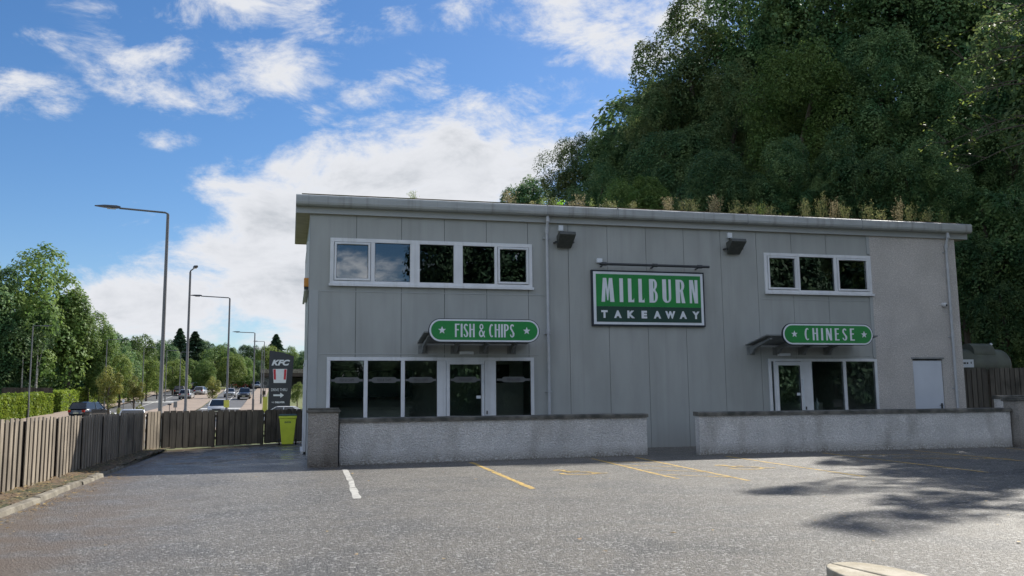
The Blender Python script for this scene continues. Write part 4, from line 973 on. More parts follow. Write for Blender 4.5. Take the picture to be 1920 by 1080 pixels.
def conifer_mesh(name, m, seed, n, leaf):
    rg = np.random.RandomState(seed); t = rg.rand(n)**.75; lay = np.floor(t*13)/13+.04; fr = (t-lay+.04)*13
    a = rg.uniform(0, 6.28, n); lump = 1+.22*np.sin(a*5+lay*40)
    rad = (1-t**1.7*.97)*(.55+.5*(1-np.clip(fr, 0, 1)))*rg.uniform(.35, 1, n)**.5*lump*.42
    p = np.stack([rad*np.cos(a), rad*np.sin(a), t*2-1-.12*rad], 1)
    d = np.stack([np.cos(a), np.sin(a), -.35+0*a], 1)+rg.normal(0, .35, p.shape); d /= np.linalg.norm(d, axis=1)[:, None]
    b = np.cross(d, rg.normal(size=p.shape)); b /= np.linalg.norm(b, axis=1)[:, None]; s = leaf*rg.uniform(.5, 1.5, n)[:, None]
    co = np.stack([p-d*s, p+b*s*.45, p+d*s, p-b*s*.45], 1).reshape(-1, 3)
    return raw(name, co, np.arange(n*4).reshape(-1, 4), m)
def trunk_mb(h, r, seed, crown=.6):
    rg = random.Random(seed); m = MB(); pts = [(0, 0, -.4)]+[(rg.uniform(-.04, .04)*h*i/5, rg.uniform(-.04, .04)*h*i/5, h*.85*i/5) for i in range(1, 6)]
    m.tube(pts, [r*1.25]+[r*(1-.17*i) for i in range(5)], 8)
    for i in range(7):
        z = h*(.28+.055*i); a = rg.uniform(0, 6.28); l = h*crown*rg.uniform(.12, .2); j = min(5, 1+int(z/(h*.85)*5)); bx, by = pts[j][0], pts[j][1]
        m.tube([(bx*.8, by*.8, z), (bx+l*.5*math.cos(a), by+l*.5*math.sin(a), z+l*.45), (bx+l*math.cos(a), by+l*math.sin(a), z+l*1.0)], [r*.42, r*.26, r*.08], 6)
    return m
VAR = {}
for nm, m_, seeds, n, leaf, kw in (('dark', 'leaf_dark', (1, 2, 3), 62000, .0185, dict(nl=60, lr=(.10, .37), spread=.78)), ('brown', 'leaf_brown', (4,), 46000, .0185, dict(nl=56, lr=(.10, .34), spread=.78)),
                               ('mid', 'leaf_mid', (5, 6), 20000, .03, dict(nl=40, lr=(.18, .36), spread=.72)), ('light', 'leaf_light', (7, 8), 9000, .034, dict(nl=24)),
                               ('fardark', 'leaf_dark', (9, 10), 26000, .027, dict(nl=46, lr=(.18, .36), spread=.72)),
                               ('yellow', 'leaf_yellow', (11, 12), 5200, .05, dict(nl=20, lr=(.2, .36), spread=.72)), ('sparse', 'leaf_brown', (14,), 22000, .03, dict(nl=46, lr=(.10, .24), spread=.86))):
    VAR[nm] = [crown_mesh('crown_'+nm, m_, s, n, leaf, **kw) for s in seeds]
VAR['mid2'] = [crown_mesh('crown_mid', 'leaf_mid', 41, 50000, .0185, nl=60, lr=(.10, .37), spread=.78)]
VAR['thin'] = [crown_mesh('crown_thin', 'leaf_brown', 16, 7500, .022, nl=38, lr=(.08, .2), spread=.9)]
VAR['back2'] = [crown_mesh('crown_dark', 'leaf_dark', 33, 26000, .034, nl=40, lr=(.2, .36))]
VAR['back'] = [crown_mesh('crown_back', 'leaf_fir', s, 52000, .03, nl=40) for s in (31, 32)]
VAR['fir'] = [conifer_mesh('crown_fir', 'leaf_fir', s, 9000, .034) for s in (20, 21)]
TRK = {}
vcount = {}
def tree(kind, px, pyt, hwpx, Y, lab, name='broadleaf_tree', clear=.12, group=None, bark='bark', X=None, H=None, Wd=None, cat='tree'):
    """tree whose top appears at row pyt when standing at depth Y under column px; hwpx crown half width in photo pixels"""
    if X is None:
        d = ray(px, pyt); x = d.x*Y/d.y; top = EYE+d.z*Y/d.y; sc = FPX*Y/(d.y); w = hwpx*Y/d.y*math.hypot(1, 0)
    else: x = X; top = tz(X, Y)+H; w = Wd
    z0 = tz(x, Y); h = max(1.2, top-z0)
    i = vcount.get(kind, 0); vcount[kind] = i+1
    t = thing(name, lab, cat, (x, Y, z0), group)
    asp = 1.25
    me = VAR[kind][i % len(VAR[kind])]; c = bpy.data.objects.new('crown', me); C.objects.link(c); c.parent = t
    zh = h*(1-clear)/2
    if kind == 'fir': c.location = (0, 0, h-zh); c.scale = (w*3.3, w*3.3, zh)
    else:
        zh = min(zh, w*(1.7 if kind == 'back' else 1.3)); c.location = (0, 0, h-zh); c.scale = (w/.98, w/.98, zh/.98/asp)
    c.rotation_euler = (0, 0, i*2.1+px*.01)
    r = max(.05, h*.02); key = (bark, i % 3)
    if key not in TRK:
        o = obj('trunk', trunk_mb(1, .02, 30+i), bark); TRK[key] = o.data; bpy.data.objects.remove(o)
    k = bpy.data.objects.new('trunk', TRK[key]); C.objects.link(k); k.parent = t; k.scale = (h, h, h)
    return t
BK = 'dense trees on the bank behind the takeaway'
for a in [('fardark', 995, 322, 68, 76, 'lowest leftmost tree where the wooded bank meets the roofline'), ('brown', 1078, 262, 80, 66, 'bronze tinged tree second from the left on the wooded bank'),
          ('dark', 1175, 216, 95, 58, 'dark tree third from the left on the wooded bank'), ('brown', 1305, 10, 138, 54, 'tall ragged tree whose crown steps out against the sky above the large sign'),
          ('brown', 1245, 150, 92, 53, 'dark crown just under the tall ragged tree at its left side'),
          ('dark', 1280, 230, 110, 46, 'mid height green tree standing below the tall ragged one'), ('dark', 1420, -70, 150, 52, 'tall dark tree cut by the top of the photo above the large sign'),
          ('brown', 1370, 130, 100, 48, 'bronze tinged crown between the tall ragged tree and the roof'), ('dark', 1545, -130, 160, 48, 'very tall dark tree behind the right half of the roof'),
          ('mid2', 1500, 90, 120, 42, 'broad green tree high behind the upper right window'), ('dark', 1700, -160, 170, 46, 'very tall shaded tree behind the rendered end of the building'),
          ('dark', 1640, 60, 120, 41, 'dark rounded tree high behind the rendered end'), ('dark', 1860, -110, 170, 42, 'tall shaded tree at the right edge of the photo'),
          ('dark', 1770, 130, 120, 39, 'dark rounded tree above the right end of the gutter'), ('dark', 1900, 150, 110, 36, 'shaded tree at the right edge halfway up the photo'),
          ('fardark', 1850, 330, 110, 34, 'dark lower tree behind the green tank'), ('dark', 1120, 320, 80, 52, 'small dark tree in the gap under the third bank tree'),
          ('mid2', 1200, 330, 85, 44, 'small green tree just above the roof over the large sign'), ('dark', 1350, 275, 90, 40, 'low green tree just above the roof right of the large sign'),
          ('dark', 1470, 265, 90, 38.5, 'low dark tree directly behind the upper right window'), ('dark', 1590, 250, 95, 37, 'low dark tree behind the roof left of the rendered end'),
          ('dark', 1710, 270, 95, 36, 'low dark tree behind the roof above the service door'), ('fardark', 1800, 420, 80, 33.5, 'small dark tree at the building right corner'),
          ('fardark', 1945, 430, 100, 31.8, 'dark low tree cut off by the right edge of the photo'), ('fardark', 1880, 520, 70, 31, 'dark bush like tree rising just behind the green tank')]:
    tree(*a[:6], clear=(a[6] if len(a) > 6 else -.05), group=BK)
for i in range(9):
    tree('back2', 0, 0, 0, 62-(i % 2)*5, 'dark background tree filling the gaps high on the wooded bank', X=28+i*6.5, H=15+(i*5 % 3), Wd=7.5, clear=-.3, group='background trees high on the wooded bank')
for i in range(7):
    tree('back2', 0, 0, 0, 46-i*1.2, 'dark understorey tree low on the wooded bank', X=14+i*4.6, H=6.5, Wd=4.2, clear=-.4, group='understorey trees low on the wooded bank')
OFF = 'trees standing beyond the right side of the car park'
tree('dark', 0, 0, 0, 26.5, 'tall shaded tree on the slope beyond the tank at the right edge', X=31, H=18.5, Wd=5.2, clear=.05, group=OFF)
tree('thin', 0, 0, 0, 20, 'thin leaved tree with long bare branches reaching in at the upper right', X=26.3, H=18, Wd=4.8, clear=.35, group=OFF)
tree('thin', 0, 0, 0, 24.5, 'open crowned tree between the tank and the tall shaded tree', X=29, H=21, Wd=5.2, clear=.3, group=OFF)
tree('sparse', 0, 0, 0, 15.0, 'open crowned tree beside the car park beyond the right edge', X=25.5, H=15, Wd=4.0, clear=.3, group=OFF)

# left of the road
LT = 'trees left of the main road'
for a in [('mid', 70, 468, 112, 116, 'biggest dark tree at the left with a dome shaped top'), ('fardark', -25, 462, 100, 112, 'tall tree cut off by the left edge of the photo'), ('fardark', 25, 580, 80, 112, 'lower green tree in front of the big dark left tree'),
          ('mid', 138, 540, 60, 120, 'dark tree on the right shoulder of the left clump'), ('mid', 172, 590, 58, 124, 'mid green tree at the foot of the left clump'), ('fardark', 215, 612, 52, 135, 'green tree right of the left clump behind the arm lamp'),
          ('light', 228, 662, 40, 124, 'light green tree behind the far hedge left'), ('mid', 262, 624, 48, 158, 'green tree left of the nearest tall lamp'), ('light', 278, 668, 38, 142, 'bright green tree behind the hedge near the slim lamp'),
          ('light', 326, 672, 34, 168, 'light green tree between the two tall lamps'), ('fardark', 302, 632, 40, 190, 'distant tree behind the nearest tall lamp'), ('light', 296, 692, 20, 150, 'bushy light green tree at the far hedge end'),
          ('fir', 338, 616, 24, 235, 'dark pointed conifer left of the short armed lamp'), ('fir', 366, 622, 30, 225, 'dark conifer right of the short armed lamp'), ('fardark', 388, 634, 26, 235, 'dark rounded tree at the right of the conifer group'),
          ('fardark', 322, 634, 26, 250, 'dark rounded tree at the left of the conifer group'), ('mid', 405, 650, 46, 212, 'rounded green tree in the centre above the median'), ('light', 432, 664, 38, 200, 'pale green tree behind the plated lamp'),
          ('mid', 455, 668, 32, 205, 'green tree above the red car'), ('fardark', 470, 642, 28, 245, 'dark tree behind the arm lamp on the right kerb'), ('fir', 518, 627, 24, 255, 'dark conifer top above the totem sign'),
          ('light', 500, 642, 34, 235, 'yellow green tree above and left of the totem'), ('mid', 540, 652, 32, 228, 'green tree above and right of the totem'), ('fardark', 575, 660, 30, 222, 'dark tree beside the building corner'),
          ('fardark', 480, 672, 24, 215, 'dark low tree at the far end of the right kerb'), ('light', 558, 716, 17, 120, 'green bush beside the totem sign'), ('mid', 362, 672, 26, 205, 'green tree under the conifers'), ('mid', 130, 600, 40, 150, 'far tree behind the left clump'), ('mid', 245, 655, 34, 138, 'rounded green tree behind the smaller yellow green one'), ('mid', 190, 668, 34, 122, 'low green tree beside the big yellow green one'), ('mid', 330, 690, 20, 185, 'low green tree left of the short armed lamp'), ('fardark', 420, 640, 30, 240, 'dark far tree above the median'), ('mid', 385, 676, 26, 190, 'green tree just above the median shrub'), ('fardark', 440, 655, 28, 235, 'dark rounded far tree right of the median'), ('light', 345, 700, 18, 178, 'light green low tree above the left cars')]:
    nm = {'fir': 'conifer_tree'}.get(a[0], 'broadleaf_tree')
    if 'bush' in a[5]: tree(*a, clear=-.2, name='bush', cat='bush')
    else: tree(*a, clear=.0 if a[0] != 'fir' else .02, name=nm, group=LT)
far = []
for i in range(14):
    tree(('mid', 'fardark')[i % 2], 170+i*31, 652+(i*37 % 13), 24, 330+i*3, 'distant tree in the low tree line closing the road view', clear=-.1, group='distant tree line closing the road view')
tree('yellow', 207, 689, 29, 86, 'small yellow green roadside tree with slim trunk near the black car', clear=.28, name='young_tree'); tree('yellow', 254, 703, 21, 88, 'smaller yellow green roadside tree right of the yellow one', clear=.3, name='young_tree')
tree('yellow', 400, 707, 17, 150, 'olive shrub on the median before the silver cars', clear=-.15, name='shrub', cat='shrub')
tree('yellow', 222, 764, 14, 80, 'low yellow shrub under the young roadside trees', clear=-.2, name='shrub', cat='shrub'); tree('yellow', 262, 759, 10, 92, 'low brownish shrub right of the young roadside trees', clear=-.2, name='shrub', cat='shrub')
# birch trunks seen in the left clump
for i, (px, Y) in enumerate(((71, 111), (66, 111.5), (44, 110.5))):
    x, k = P(px, Y); z0 = tz(x, Y); h = 8.5-i*.7; m = MB(); s = 1 if i % 2 else -1
    m.tube([(x, Y, z0-.2), (x+.1*s, Y, z0+h*.4), (x+.5*s*(.3+i % 2), Y, z0+h)], [.13, .1, .04], 7)
    t = thing('birch_tree', 'pale slender birch stem number %s from the left beside the slim lamp' % ['four', 'three', 'two', 'one', 'five'][i], 'tree', (x, Y, z0), 'pale birch stems in the left clump')
    t['label'] = {0: 'leaning pale birch stem beside the slim lamp', 1: 'straight pale birch stem just left of the leaning one', 2: 'pale birch stem near the hedge end', 3: 'leftmost pale birch stem at the photo edge', 4: 'dark based birch stem right of the leaning one'}[i]
    obj('trunk', m, 'birch' if i < 4 else 'bark', t, smooth=True)
    c = bpy.data.objects.new('crown', VAR['fardark'][i % 2]); C.objects.link(c); c.parent = t; c.location = (.3*s, 2.2, h+1.5); c.scale = (1.6, 1.2, 2.0)

def hedge(name, pts, w, h, lab, seed, n):
    rg = np.random.RandomState(seed); P_ = np.array(pts, float); seg = np.linalg.norm(np.diff(P_, axis=0), axis=1); cum = np.concatenate([[0], np.cumsum(seg)])
    s = rg.uniform(0, cum[-1], n); cx = np.interp(s, cum, P_[:, 0]); cy = np.interp(s, cum, P_[:, 1])
    u = rg.uniform(-1, 1, n); v = rg.uniform(0, 1, n); face = rg.rand(n)
    lump = .12*np.sin(s*1.3)+.1*np.sin(s*3.1+1)
    ox = np.where(face < .4, u*w/2, np.where(face < .85, w/2+lump*.5, -w/2)); oz = np.where(face < .4, h+lump, v*h)
    e = rg.rand(n) < .06; cy = np.where(e, P_[0, 1], cy); cx = np.where(e, P_[0, 0], cx); ox = np.where(e, u*w/2, ox); oz = np.where(e, v*h, oz)
    p = np.stack([cx+ox, cy, np.array([tz(a, b) for a, b in zip(cx, cy)])+oz], 1)+rg.normal(0, .06, (n, 3))
    nrm = rg.normal(size=p.shape); nrm /= np.linalg.norm(nrm, axis=1)[:, None]; t = np.cross(nrm, rg.normal(size=p.shape)); t /= np.linalg.norm(t, axis=1)[:, None]; b = np.cross(nrm, t); k = .14*rg.uniform(.6, 1.4, n)[:, None]
    co = np.stack([p-t*k, p+b*k*.6, p+t*k, p-b*k*.6], 1).reshape(-1, 3)
    t = thing(name, lab, 'hedge', (pts[0][0], pts[0][1], tz(*pts[0])))
    off = np.array(t.location); o = bpy.data.objects.new('foliage', raw('foliage', co-off, np.arange(n*4).reshape(-1, 4), 'leaf_hedge')); C.objects.link(o); o.parent = t
    m = MB()
    for a, b_ in zip(pts, pts[1:]):
        m.prism([(a[0]-w*.4, a[1], tz(*a)), (a[0]+w*.4, a[1], tz(*a)), (b_[0]+w*.4, b_[1], tz(*b_)), (b_[0]-w*.4, b_[1], tz(*b_))], (0, 0, h*.88))
    obj('inner_growth', m, 'hedgecore', t)
K['hedgecore'] = mat('hedge_twigs', (.05, .07, .02), rough=.95)
hedge('hedge', [(-26.6, 84.5), (-25.9, 95), (-25.3, 104)], 1.6, 2.2, 'near bright green clipped hedge behind the left fence', 1, 16000)
hedge('hedge', [(-25.9, 110), (-26.2, 135), (-27.4, 175), (-28.6, 215)], 1.8, 2.3, 'long far green hedge following the left pavement uphill', 2, 16000)
hedge('hedge', [(-31.5, 84), (-31.2, 92)], 2.0, 2.2, 'leftmost short dark hedge block at the photo edge', 3, 5000)
fence(-30, 106, -25.8, 109, 3.1, 'timber', 'dark timber structure behind the near hedge', .3, .29, panel=1.6, z=.4, seed=12)

for i in range(12):
    tree('back2', 0, 0, 0, 150+(i*7 % 5)*3, 'dark background tree behind the trees left of the road', X=-110+i*7, H=9+(i*3 % 4), Wd=6.5, clear=-.35, group='background trees left of the road')
# long bare branches of the thin leaved tree, reaching in over the rendered end of the building
def branches():
    T = next(o for o in C.objects if o.get('label', '').startswith('thin leaved tree with long')); rg = random.Random(4)
    for j in range(9):
        z0 = rg.uniform(8, 12); p = Vector((26.3, 20, z0)); e = Vector((rg.uniform(18.3, 20.5), rg.uniform(20.8, 22.4), z0+rg.uniform(-.8, 1.8))); m = MB(); lf = MB()
        pts = [p.lerp(e, t)+Vector((0, 0, .9*math.sin(t*2.6)-.5*t*t+rg.uniform(-.06, .06))) for t in (0, .2, .4, .6, .8, 1)]
        m.tube(pts, [.07, .055, .04, .028, .016, .006], 6)
        for k in range(12):
            a = rg.uniform(.3, .98); i0 = min(4, int(a*5)); b = pts[i0].lerp(pts[i0+1], a*5-i0); q = b+Vector((rg.uniform(-1.3, .1), rg.uniform(-.5, .5), rg.uniform(-.8, .7))); mid = (b+q)/2+Vector((0, 0, .1))
            m.tube([b, mid, q], [.014, .009, .004], 4)
            for u in range(9):
                c = mid.lerp(q, rg.uniform(0, 1.1))+Vector((rg.gauss(0, .08), rg.gauss(0, .08), rg.gauss(0, .07))); s_ = rg.uniform(.03, .07); d = Vector((rg.uniform(-1, 1), rg.uniform(-1, 1), rg.uniform(-.6, .3))).normalized()*s_; w = d.cross(Vector((rg.uniform(-.4, .4), rg.uniform(-.4, .4), 1))).normalized()*s_*.6
                lf.add([c-d, c+w, c+d, c-w], [(0, 1, 2, 3)])
        br = obj('branch', m, 'bark', T); obj('foliage', lf, 'leaf_light', br)
branches()
# weeds on the roof
WD = [(-315, 40, 30, 'green', 'faint'), (80, 45, 50, 'brown', ''), (172, 25, 15, 'tan', ''), (215, 35, 25, 'green', ''), (262, 38, 30, 'green', ''), (290, 26, 26, 'bright', ''), (330, 28, 26, 'brown', ''), (370, 50, 32, 'brown', ''), (415, 36, 16, 'green', ''), (463, 36, 16, 'tan', ''), (505, 36, 22, 'tan', ''),
      (585, 38, 26, 'tan', ''), (725, 55, 42, 'brown', ''), (790, 55, 34, 'tan', ''), (830, 50, 30, 'tan', ''), (915, 66, 66, 'brown', ''), (1000, 52, 34, 'tan', ''), (1065, 54, 40, 'tan', ''), (1105, 50, 36, 'green', ''), (1142, 42, 30, 'tan', ''), (1207, 30, 10, 'green', ''),
      (1290, 62, 52, 'tan', ''), (1355, 88, 52, 'tan', ''), (1405, 74, 50, 'brown', ''), (1450, 64, 46, 'tan', ''), (1545, 68, 52, 'tan', ''), (1605, 46, 40, 'tan', ''), (1670, 78, 46, 'brown', ''), (1720, 62, 48, 'tan', ''), (1785, 58, 52, 'tan', ''), (1850, 46, 44, 'green', '')]
ORD = 'first second third fourth fifth sixth seventh eighth ninth tenth eleventh twelfth thirteenth fourteenth fifteenth sixteenth seventeenth eighteenth nineteenth twentieth'.split()
def ordn(i): return ORD[i] if i < 20 else ('twenty '+ORD[i-20] if i < 29 else ['thirtieth', 'thirty first', 'thirty second'][i-29])
def weed(i, cx, hp, wp, kind):
    px = 920+cx/2.182; Y = YF-.02+random.Random(i).uniform(0, .3); d = ray(px, 400); x = d.x*Y/d.y; k = Y/d.y; h = hp/2.182*k*1.5; w = wp/2.182*k/2*1.25
    rg = random.Random(100+i); m = MB(); lf = MB(); z0 = 6.73
    n = max(3, int(wp/3.6))
    for j in range(n):
        a = rg.uniform(0, 6.28); sx = x+rg.uniform(-.6, .6)*w; sy = Y+rg.uniform(-.1, .15); hh = h*rg.uniform(.6, 1.0); tx = sx+rg.uniform(-.6, .6)*w; ty = sy+rg.uniform(-.12, .12)
        m.tube([(sx, sy, z0), ((sx+tx)/2+rg.uniform(-.02, .02), (sy+ty)/2, z0+hh*.6), (tx, ty, z0+hh)], [.006, .005, .002], 4)
        for q in range(36 if kind != 'bright' else 16):
            u = rg.uniform(.25, 1.05); px_ = sx+(tx-sx)*u*u+rg.gauss(0, .022+.03*(1-abs(u-.7))); py_ = sy+(ty-sy)*u+rg.gauss(0, .03); pz = z0+.05+hh*u*.98; s = rg.uniform(.008, .02)*(2.2 if kind == 'bright' else 1); aa = rg.uniform(0, 6.28)
            dx, dy, dz = s*math.cos(aa), s*.6*math.sin(aa), s*rg.uniform(.4, 1.3)
            lf.add([(px_-dx, py_-dy, pz-dz), (px_+s*.4, py_+dy, pz), (px_+dx, py_+dy, pz+dz), (px_-s*.4, py_-dy, pz)], [(0, 1, 2, 3)])
    colw = {'brown': 'dry brown', 'tan': 'straw coloured', 'green': 'thin green', 'bright': 'bright leafy green'}[kind]
    t = thing('roof_weed', '%s weed growing along the roof edge, %s weed from the left' % (colw, ordn(i)), 'weed', (x, Y, z0), 'weeds growing on the roof edge')
    obj('stem', m, 'weed_'+('tan' if kind != 'brown' else 'brown'), t); obj('foliage', lf, 'weed_'+kind, t)
for i, (cx, hp, wp, kind, _) in enumerate(WD): weed(i, cx, hp, wp, kind)

# ------------------------------------------------------------------ bridge over the far road
def bridge():
    Y = 205; x0, _ = P(497, Y); x1 = 22; zb = ztop(555, 706, Y); zt_ = ztop(555, 692, Y); z0 = tz(0, Y)-1
    t = thing('road_bridge', 'pale parapeted bridge with dark underside beside the totem sign', 'bridge', (x0, Y, z0))
    m = MB(); m.box(x0-1, x1, Y, Y+8, zb, zt_-.9); obj('deck', m, 'timber', t); m = MB(); m.box(x0-1, x1, Y-.05, Y+.3, zt_-.88, zt_); obj('parapet', m, 'concrete', t)
    m = MB(); m.box(x1-12, x1, Y+1, Y+8, z0, zb-.01); m.box(x0-1, x0+1, Y+1, Y+8, z0, zb-.01); obj('abutment', m, 'int_dark', t)
    m = MB(); m.box(x0+1.02, x1-12.02, Y+7, Y+7.5, z0, zb-.01); obj('retaining_wall', m, 'int_dark', t)
bridge()
# small roadside furniture
def post_sign(px, y0, y1, wpx, Y, m_, lab, name='road_sign', hpx=6, cat='sign', round_=False):
    d = ray(px, y0); x = d.x*Y/d.y; zt_ = EYE+d.z*Y/d.y; k = Y/d.y; z0 = tz(x, Y); w = wpx*k/2; hh = hpx*k
    t = thing(name, lab, cat, (x, Y, z0)); m = MB(); m.tube([(x, Y+.06, z0-.05), (x, Y+.06, zt_-.02)], .04, 6); obj('post', m, 'pole', t)
    m = MB()
    if round_: m.tube([(x, Y, zt_-w), (x, Y-.04, zt_-w)], w, 16)
    else: m.box(x-w, x+w, Y-.04, Y, zt_-hh, zt_)
    obj('plate', m, m_, t); return t
post_sign(318, 757, 768, 7, 100, 'dkmetal', 'small dark T shaped sign on the median', hpx=2.6); post_sign(329, 753, 765, 6.5, 101, 'steel', 'dark upright rectangular plate on the median', hpx=11)
post_sign(497.5, 715, 770, 7, 98, 'dkmetal', 'round backed dark sign left of the totem', round_=True); post_sign(495, 733, 770, 6, 97, 'timber', 'small brown box sign left of the totem', hpx=7); post_sign(497, 744, 775, 8, 95, 'hivis', 'yellow green panel at the foot of the totem', hpx=30)
post_sign(231.5, 749, 761, 4, 96, 'signwhite', 'short pale hooded marker post beyond the young trees', hpx=6); post_sign(251.6, 748, 769, 3.4, 94, 'dkmetal', 'black and white marker post behind the smaller young tree', hpx=10)

# ------------------------------------------------------------------ cars
K['carglass'] = mat('car_glass', (.015, .02, .025), rough=.06, spec=.8)
K['tail'] = mat('tail_light', (.4, .01, .01), rough=.2); K['head'] = mat('head_light', (.75, .78, .8), rough=.1); K['plate'] = mat('number_plate', (.6, .58, .4), rough=.5); K['rim'] = mat('alloy_rim', (.4, .41, .43), rough=.3, metal=.7)
PAINT = {}
def paint(c):
    if c not in PAINT: PAINT[c] = mat('car_paint', c, tuple(v*.95 for v in c), scale=2, rough=.28, coat=1.)
    return PAINT[c]
CARS = {}
def make_car(style, col, label, px, py, Y=None, toward=True, turn=0.):
    """car lofted from side profile; local +Y is its nose"""
    L2, W2_, H, belt, hood, gc, rearx = {'suv': (2.25, .94, 1.66, 1.02, 1.02, .22, 1), 'hatch': (2.05, .88, 1.47, .93, .90, .18, 1), 'saloon': (2.3, .90, 1.43, .92, .90, .17, 0), 'pickup': (2.6, .95, 1.78, 1.12, 1.10, .25, 2)}[style]
    t = thing('parked_car' if px is None else 'car', label, 'car')
    st = [(-L2, .55, .72, .55), (-L2+.08, .42, .86, belt*.86), (-L2+.45, gc, .97, belt), (-1.0, gc, 1., belt), (.2, gc, 1., belt-.01), (.95, gc, 1., belt-.02), (L2-.55, gc, .98, hood-.10), (L2-.12, .35, .88, hood-.22), (L2, .45, .74, hood-.38)]
    m = MB(); vs = []; fs = []
    for (y, zb, wf, zt_) in st:
        w = W2_*wf; zm = (zb+zt_)/2
        ring = [(-w*.9, zb), (-w, zb+.12), (-w*1.0, zm), (-w*.97, zt_-.07), (-w*.88, zt_), (w*.88, zt_), (w*.97, zt_-.07), (w, zm), (w, zb+.12), (w*.9, zb)]
        vs += [(x, y, z) for x, z in ring]
    n = 10
    for i in range(len(st)-1):
        for k in range(n): k2 = (k+1) % n; fs.append((i*n+k, (i+1)*n+k, (i+1)*n+k2, i*n+k2))
    fs += [tuple(range(n)), tuple((len(st)-1)*n+k for k in range(n))[::-1]]
    m.add(vs, fs); obj('body', m, paint(col), t, smooth=True)
    # cabin
    r0, r1 = {1: (-L2+.18, -L2+.5), 0: (-L2+.55, -L2+1.15), 2: (-.75, -.6)}[rearx]; f0, f1 = 1.15, .35
    wb, wt = W2_*.90, W2_*.72
    q = [(-wb, r0, belt-.02), (wb, r0, belt-.02), (wb, f0, belt-.03), (-wb, f0, belt-.03), (-wt, r1, H-.05), (wt, r1, H-.05), (wt, f1, H-.05), (-wt, f1, H-.05)]
    F6 = [(0, 3, 2, 1), (4, 5, 6, 7), (0, 1, 5, 4), (1, 2, 6, 5), (2, 3, 7, 6), (3, 0, 4, 7)]
    m = MB(); m.add(q, F6); obj('glazing', m, 'carglass', t)
    m = MB(); m.add([(-wt-.02, r1-.04, H-.06), (wt+.02, r1-.04, H-.06), (wt+.02, f1+.04, H-.06), (-wt-.02, f1+.04, H-.06), (-wt*.85, r1+.1, H), (wt*.85, r1+.1, H), (wt*.85, f1-.12, H), (-wt*.85, f1-.12, H)], F6)
    for s in (-1, 1):
        for (a, b) in (((r0, belt), (r1, H-.06)), ((f0, belt), (f1, H-.06)), ((-.35, belt), (-.32, H-.06))): m.tube([(s*(wb+.005), a[0], a[1]-.03), (s*(wt+.005), b[0], b[1])], .045, 6)
    obj('roof', m, paint(col), t, smooth=True)
    for s in (-1, 1):
        for y in (-L2+.85, L2-.85):
            m = MB(); m.tube([(s*(W2_-.20), y, .33), (s*(W2_+.01), y, .33)], .335, 18); wl = obj('wheel', m, 'rubber', t, smooth=True)
            m = MB(); m.tube([(s*(W2_+.011), y, .33), (s*(W2_+.02), y, .33)], .2, 12); obj('rim', m, 'rim', wl)
        m = MB(); m.box(s*W2_*.74-.13, s*W2_*.74+.13, -L2-.02+.03, -L2+.12, belt*.68, belt*.88); obj('tail_light', m, 'tail', t, bevel=.01)
        m = MB(); m.box(s*W2_*.70-.17, s*W2_*.70+.17, L2-.16, L2-.02, hood*.60, hood*.74); obj('headlight', m, 'head', t, bevel=.02)
        m = MB(); m.box(s*(W2_+.02)-.02 if s > 0 else -(W2_+.2), (W2_+.2) if s > 0 else -(W2_+.02)+.02, .62, .74, belt, belt+.13); obj('door_mirror', m, paint(col), t, bevel=.02)
    m = MB(); m.box(-W2_*.45, W2_*.45, L2-.06, L2+.005, gc+.22, hood*.66); obj('grille', m, 'seal', t)
    m = MB(); m.box(-.26, .26, -L2-.015, -L2+.01, belt*.55, belt*.55+.11); m.box(-.26, .26, L2+.006, L2+.02, gc+.15, gc+.26); obj('number_plate', m, 'plate', t)
    if Y is None: x, Y = gnd(px, py)
    else: x, _ = P(px, Y)
    t.location = (x, Y, tz(-12, Y)+.04); t.rotation_euler = (0, 0, (math.pi if toward else 0)+turn)
    return t
make_car('suv', (.42, .43, .44), 'silver SUV facing the viewer just behind the dark fence', 411, 779, 97, True)
make_car('pickup', (.03, .035, .045), 'dark pickup coming down the right carriageway', 458, 749, None, True)
make_car('hatch', (.40, .41, .42), 'silver hatchback coming down beside the plated street lamp', 431, 745, None, True)
make_car('hatch', (.50, .03, .03), 'red car turning across the far end of the right carriageway', 456, 728, None, True, 1.0)
make_car('hatch', (.45, .10, .08), 'paler red car beside the turning red car', 447, 727, None, True, .9)
make_car('suv', (.66, .67, .69), 'white car at the far end of the right carriageway near its kerb', 479, 729, None, True, .15)
make_car('suv', (.02, .02, .024), 'black SUV driving away on the left carriageway behind the silver one', 338, 742, None, False)
make_car('hatch', (.45, .06, .05), 'red car driving away furthest up the left carriageway', 341, 731, None, False)
make_car('hatch', (.45, .46, .48), 'silver car driving away nearest the short armed lamp', 350, 748.5, None, False, -.1)
make_car('suv', (.025, .03, .045), 'dark blue SUV turning at the median shrub', 374, 733, None, False, -.9)
make_car('hatch', (.50, .51, .53), 'pale silver car beside the median shrub', 379, 741, None, False, -.25)
make_car('suv', (.018, .018, .02), 'black SUV beside the yellow green young tree behind the fence', 172, 785, 93, False, -.35)
make_car('hatch', (.55, .57, .60), 'pale car whose roof alone shows above the fence below the young trees', 252, 790, 62, False, .15)
make_car('saloon', (.66, .67, .69), 'white saloon side on in front of the totem sign', 530, 790, 84, False, 1.35)

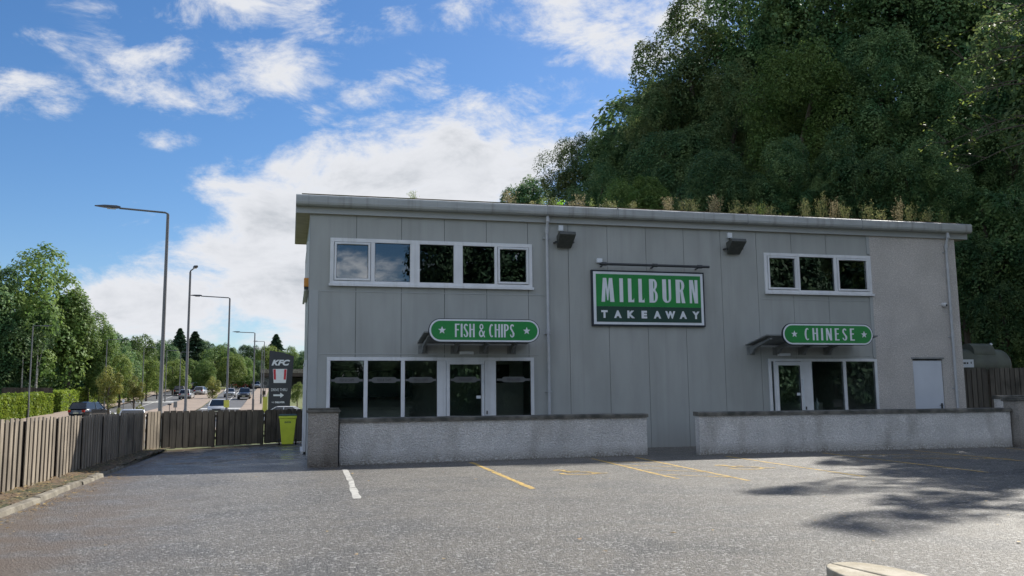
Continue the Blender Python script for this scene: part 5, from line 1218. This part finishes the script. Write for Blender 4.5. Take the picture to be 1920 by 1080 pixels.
# ------------------------------------------------------------------ green tank
def tank():
    t = thing('green_tank', 'large dull green cylindrical tank with white label above the fence', 'tank', (25.6, 27, 1.5)); y = 27.2; x0, x1, r = 22.4, P(1872, y)[0], .58; z = ztop(1840, 655, y)-r
    m = MB(); m.tube([(x0, y, z), (x1, y, z)], r, 28); m.ell((x1, y, z), (.28, r*.995, r*.995), 20, 12); obj('shell', m, 'tank', t, smooth=True)
    m = MB(); hx = P(1812, y)[0]; m.tube([(hx, y-.1, z+r-.16), (hx+.9, y-.1, z+r-.16)], .36, 20); obj('hatch', m, 'tank', t, smooth=True)
    m = MB(); q = P(1806, y-r)[0]; m.box(q-.3, q+.45, y-r-.03, y-r+.02, z-.1, z+.18); lab = obj('label', m, 'signwhite', t)
    m = MB(); m.box(q+.02, q+.12, y-r-.034, y-r-.031, z+.02, z+.08); m.box(q+.15, q+.22, y-r-.034, y-r-.031, z+.02, z+.08); m.box(q+.32, q+.36, y-r-.034, y-r-.031, z+.03, z+.10); obj('label_print', m, 'seal', lab)
    m = MB(); m.box(23.8, 24.0, y-.5, y+.5, tz(24, y)-.1, z-r+.1); m.box(x1-.5, x1-.3, y-.5, y+.5, tz(x1, y)-.1, z-r+.1); obj('cradle', m, 'concrete', t)
    m = MB(); m.tube([(x1-.3, y, z+r-.04), (x1-.3, y, z+r+.12), (x1-.2, y, z+r+.2)], .05, 8); obj('vent_pipe', m, 'signwhite', t)
tank()
# trees behind the viewer, seen reflected in the upstairs windows
for i, (x, y, h, w) in enumerate(((13, -26, 18, 5.5), (21, -25, 20, 7), (30, -27, 20, 7.5), (40, -25, 20, 7.5), (50, -27, 20, 7.5), (25, -33, 17, 8), (36, -33, 17, 8))):
    tree('back', 0, 0, 0, y, 'dark tree reflected in the upstairs windows', X=x, H=h, Wd=w, clear=-.1, group='dark trees reflected in the upstairs windows')
for i in range(24):  # unseen low row, added to keep bright sky out of the shopfront reflections
    tree('back', 0, 0, 0, -44+(i % 3)*1.5, 'added low dark tree behind the viewer darkening the shopfront glass', X=-34+i*4.3, H=6.5+(i*7 % 3)*.6, Wd=4.2, clear=-.5, group='added low dark trees behind the viewer darkening the shopfront glass')
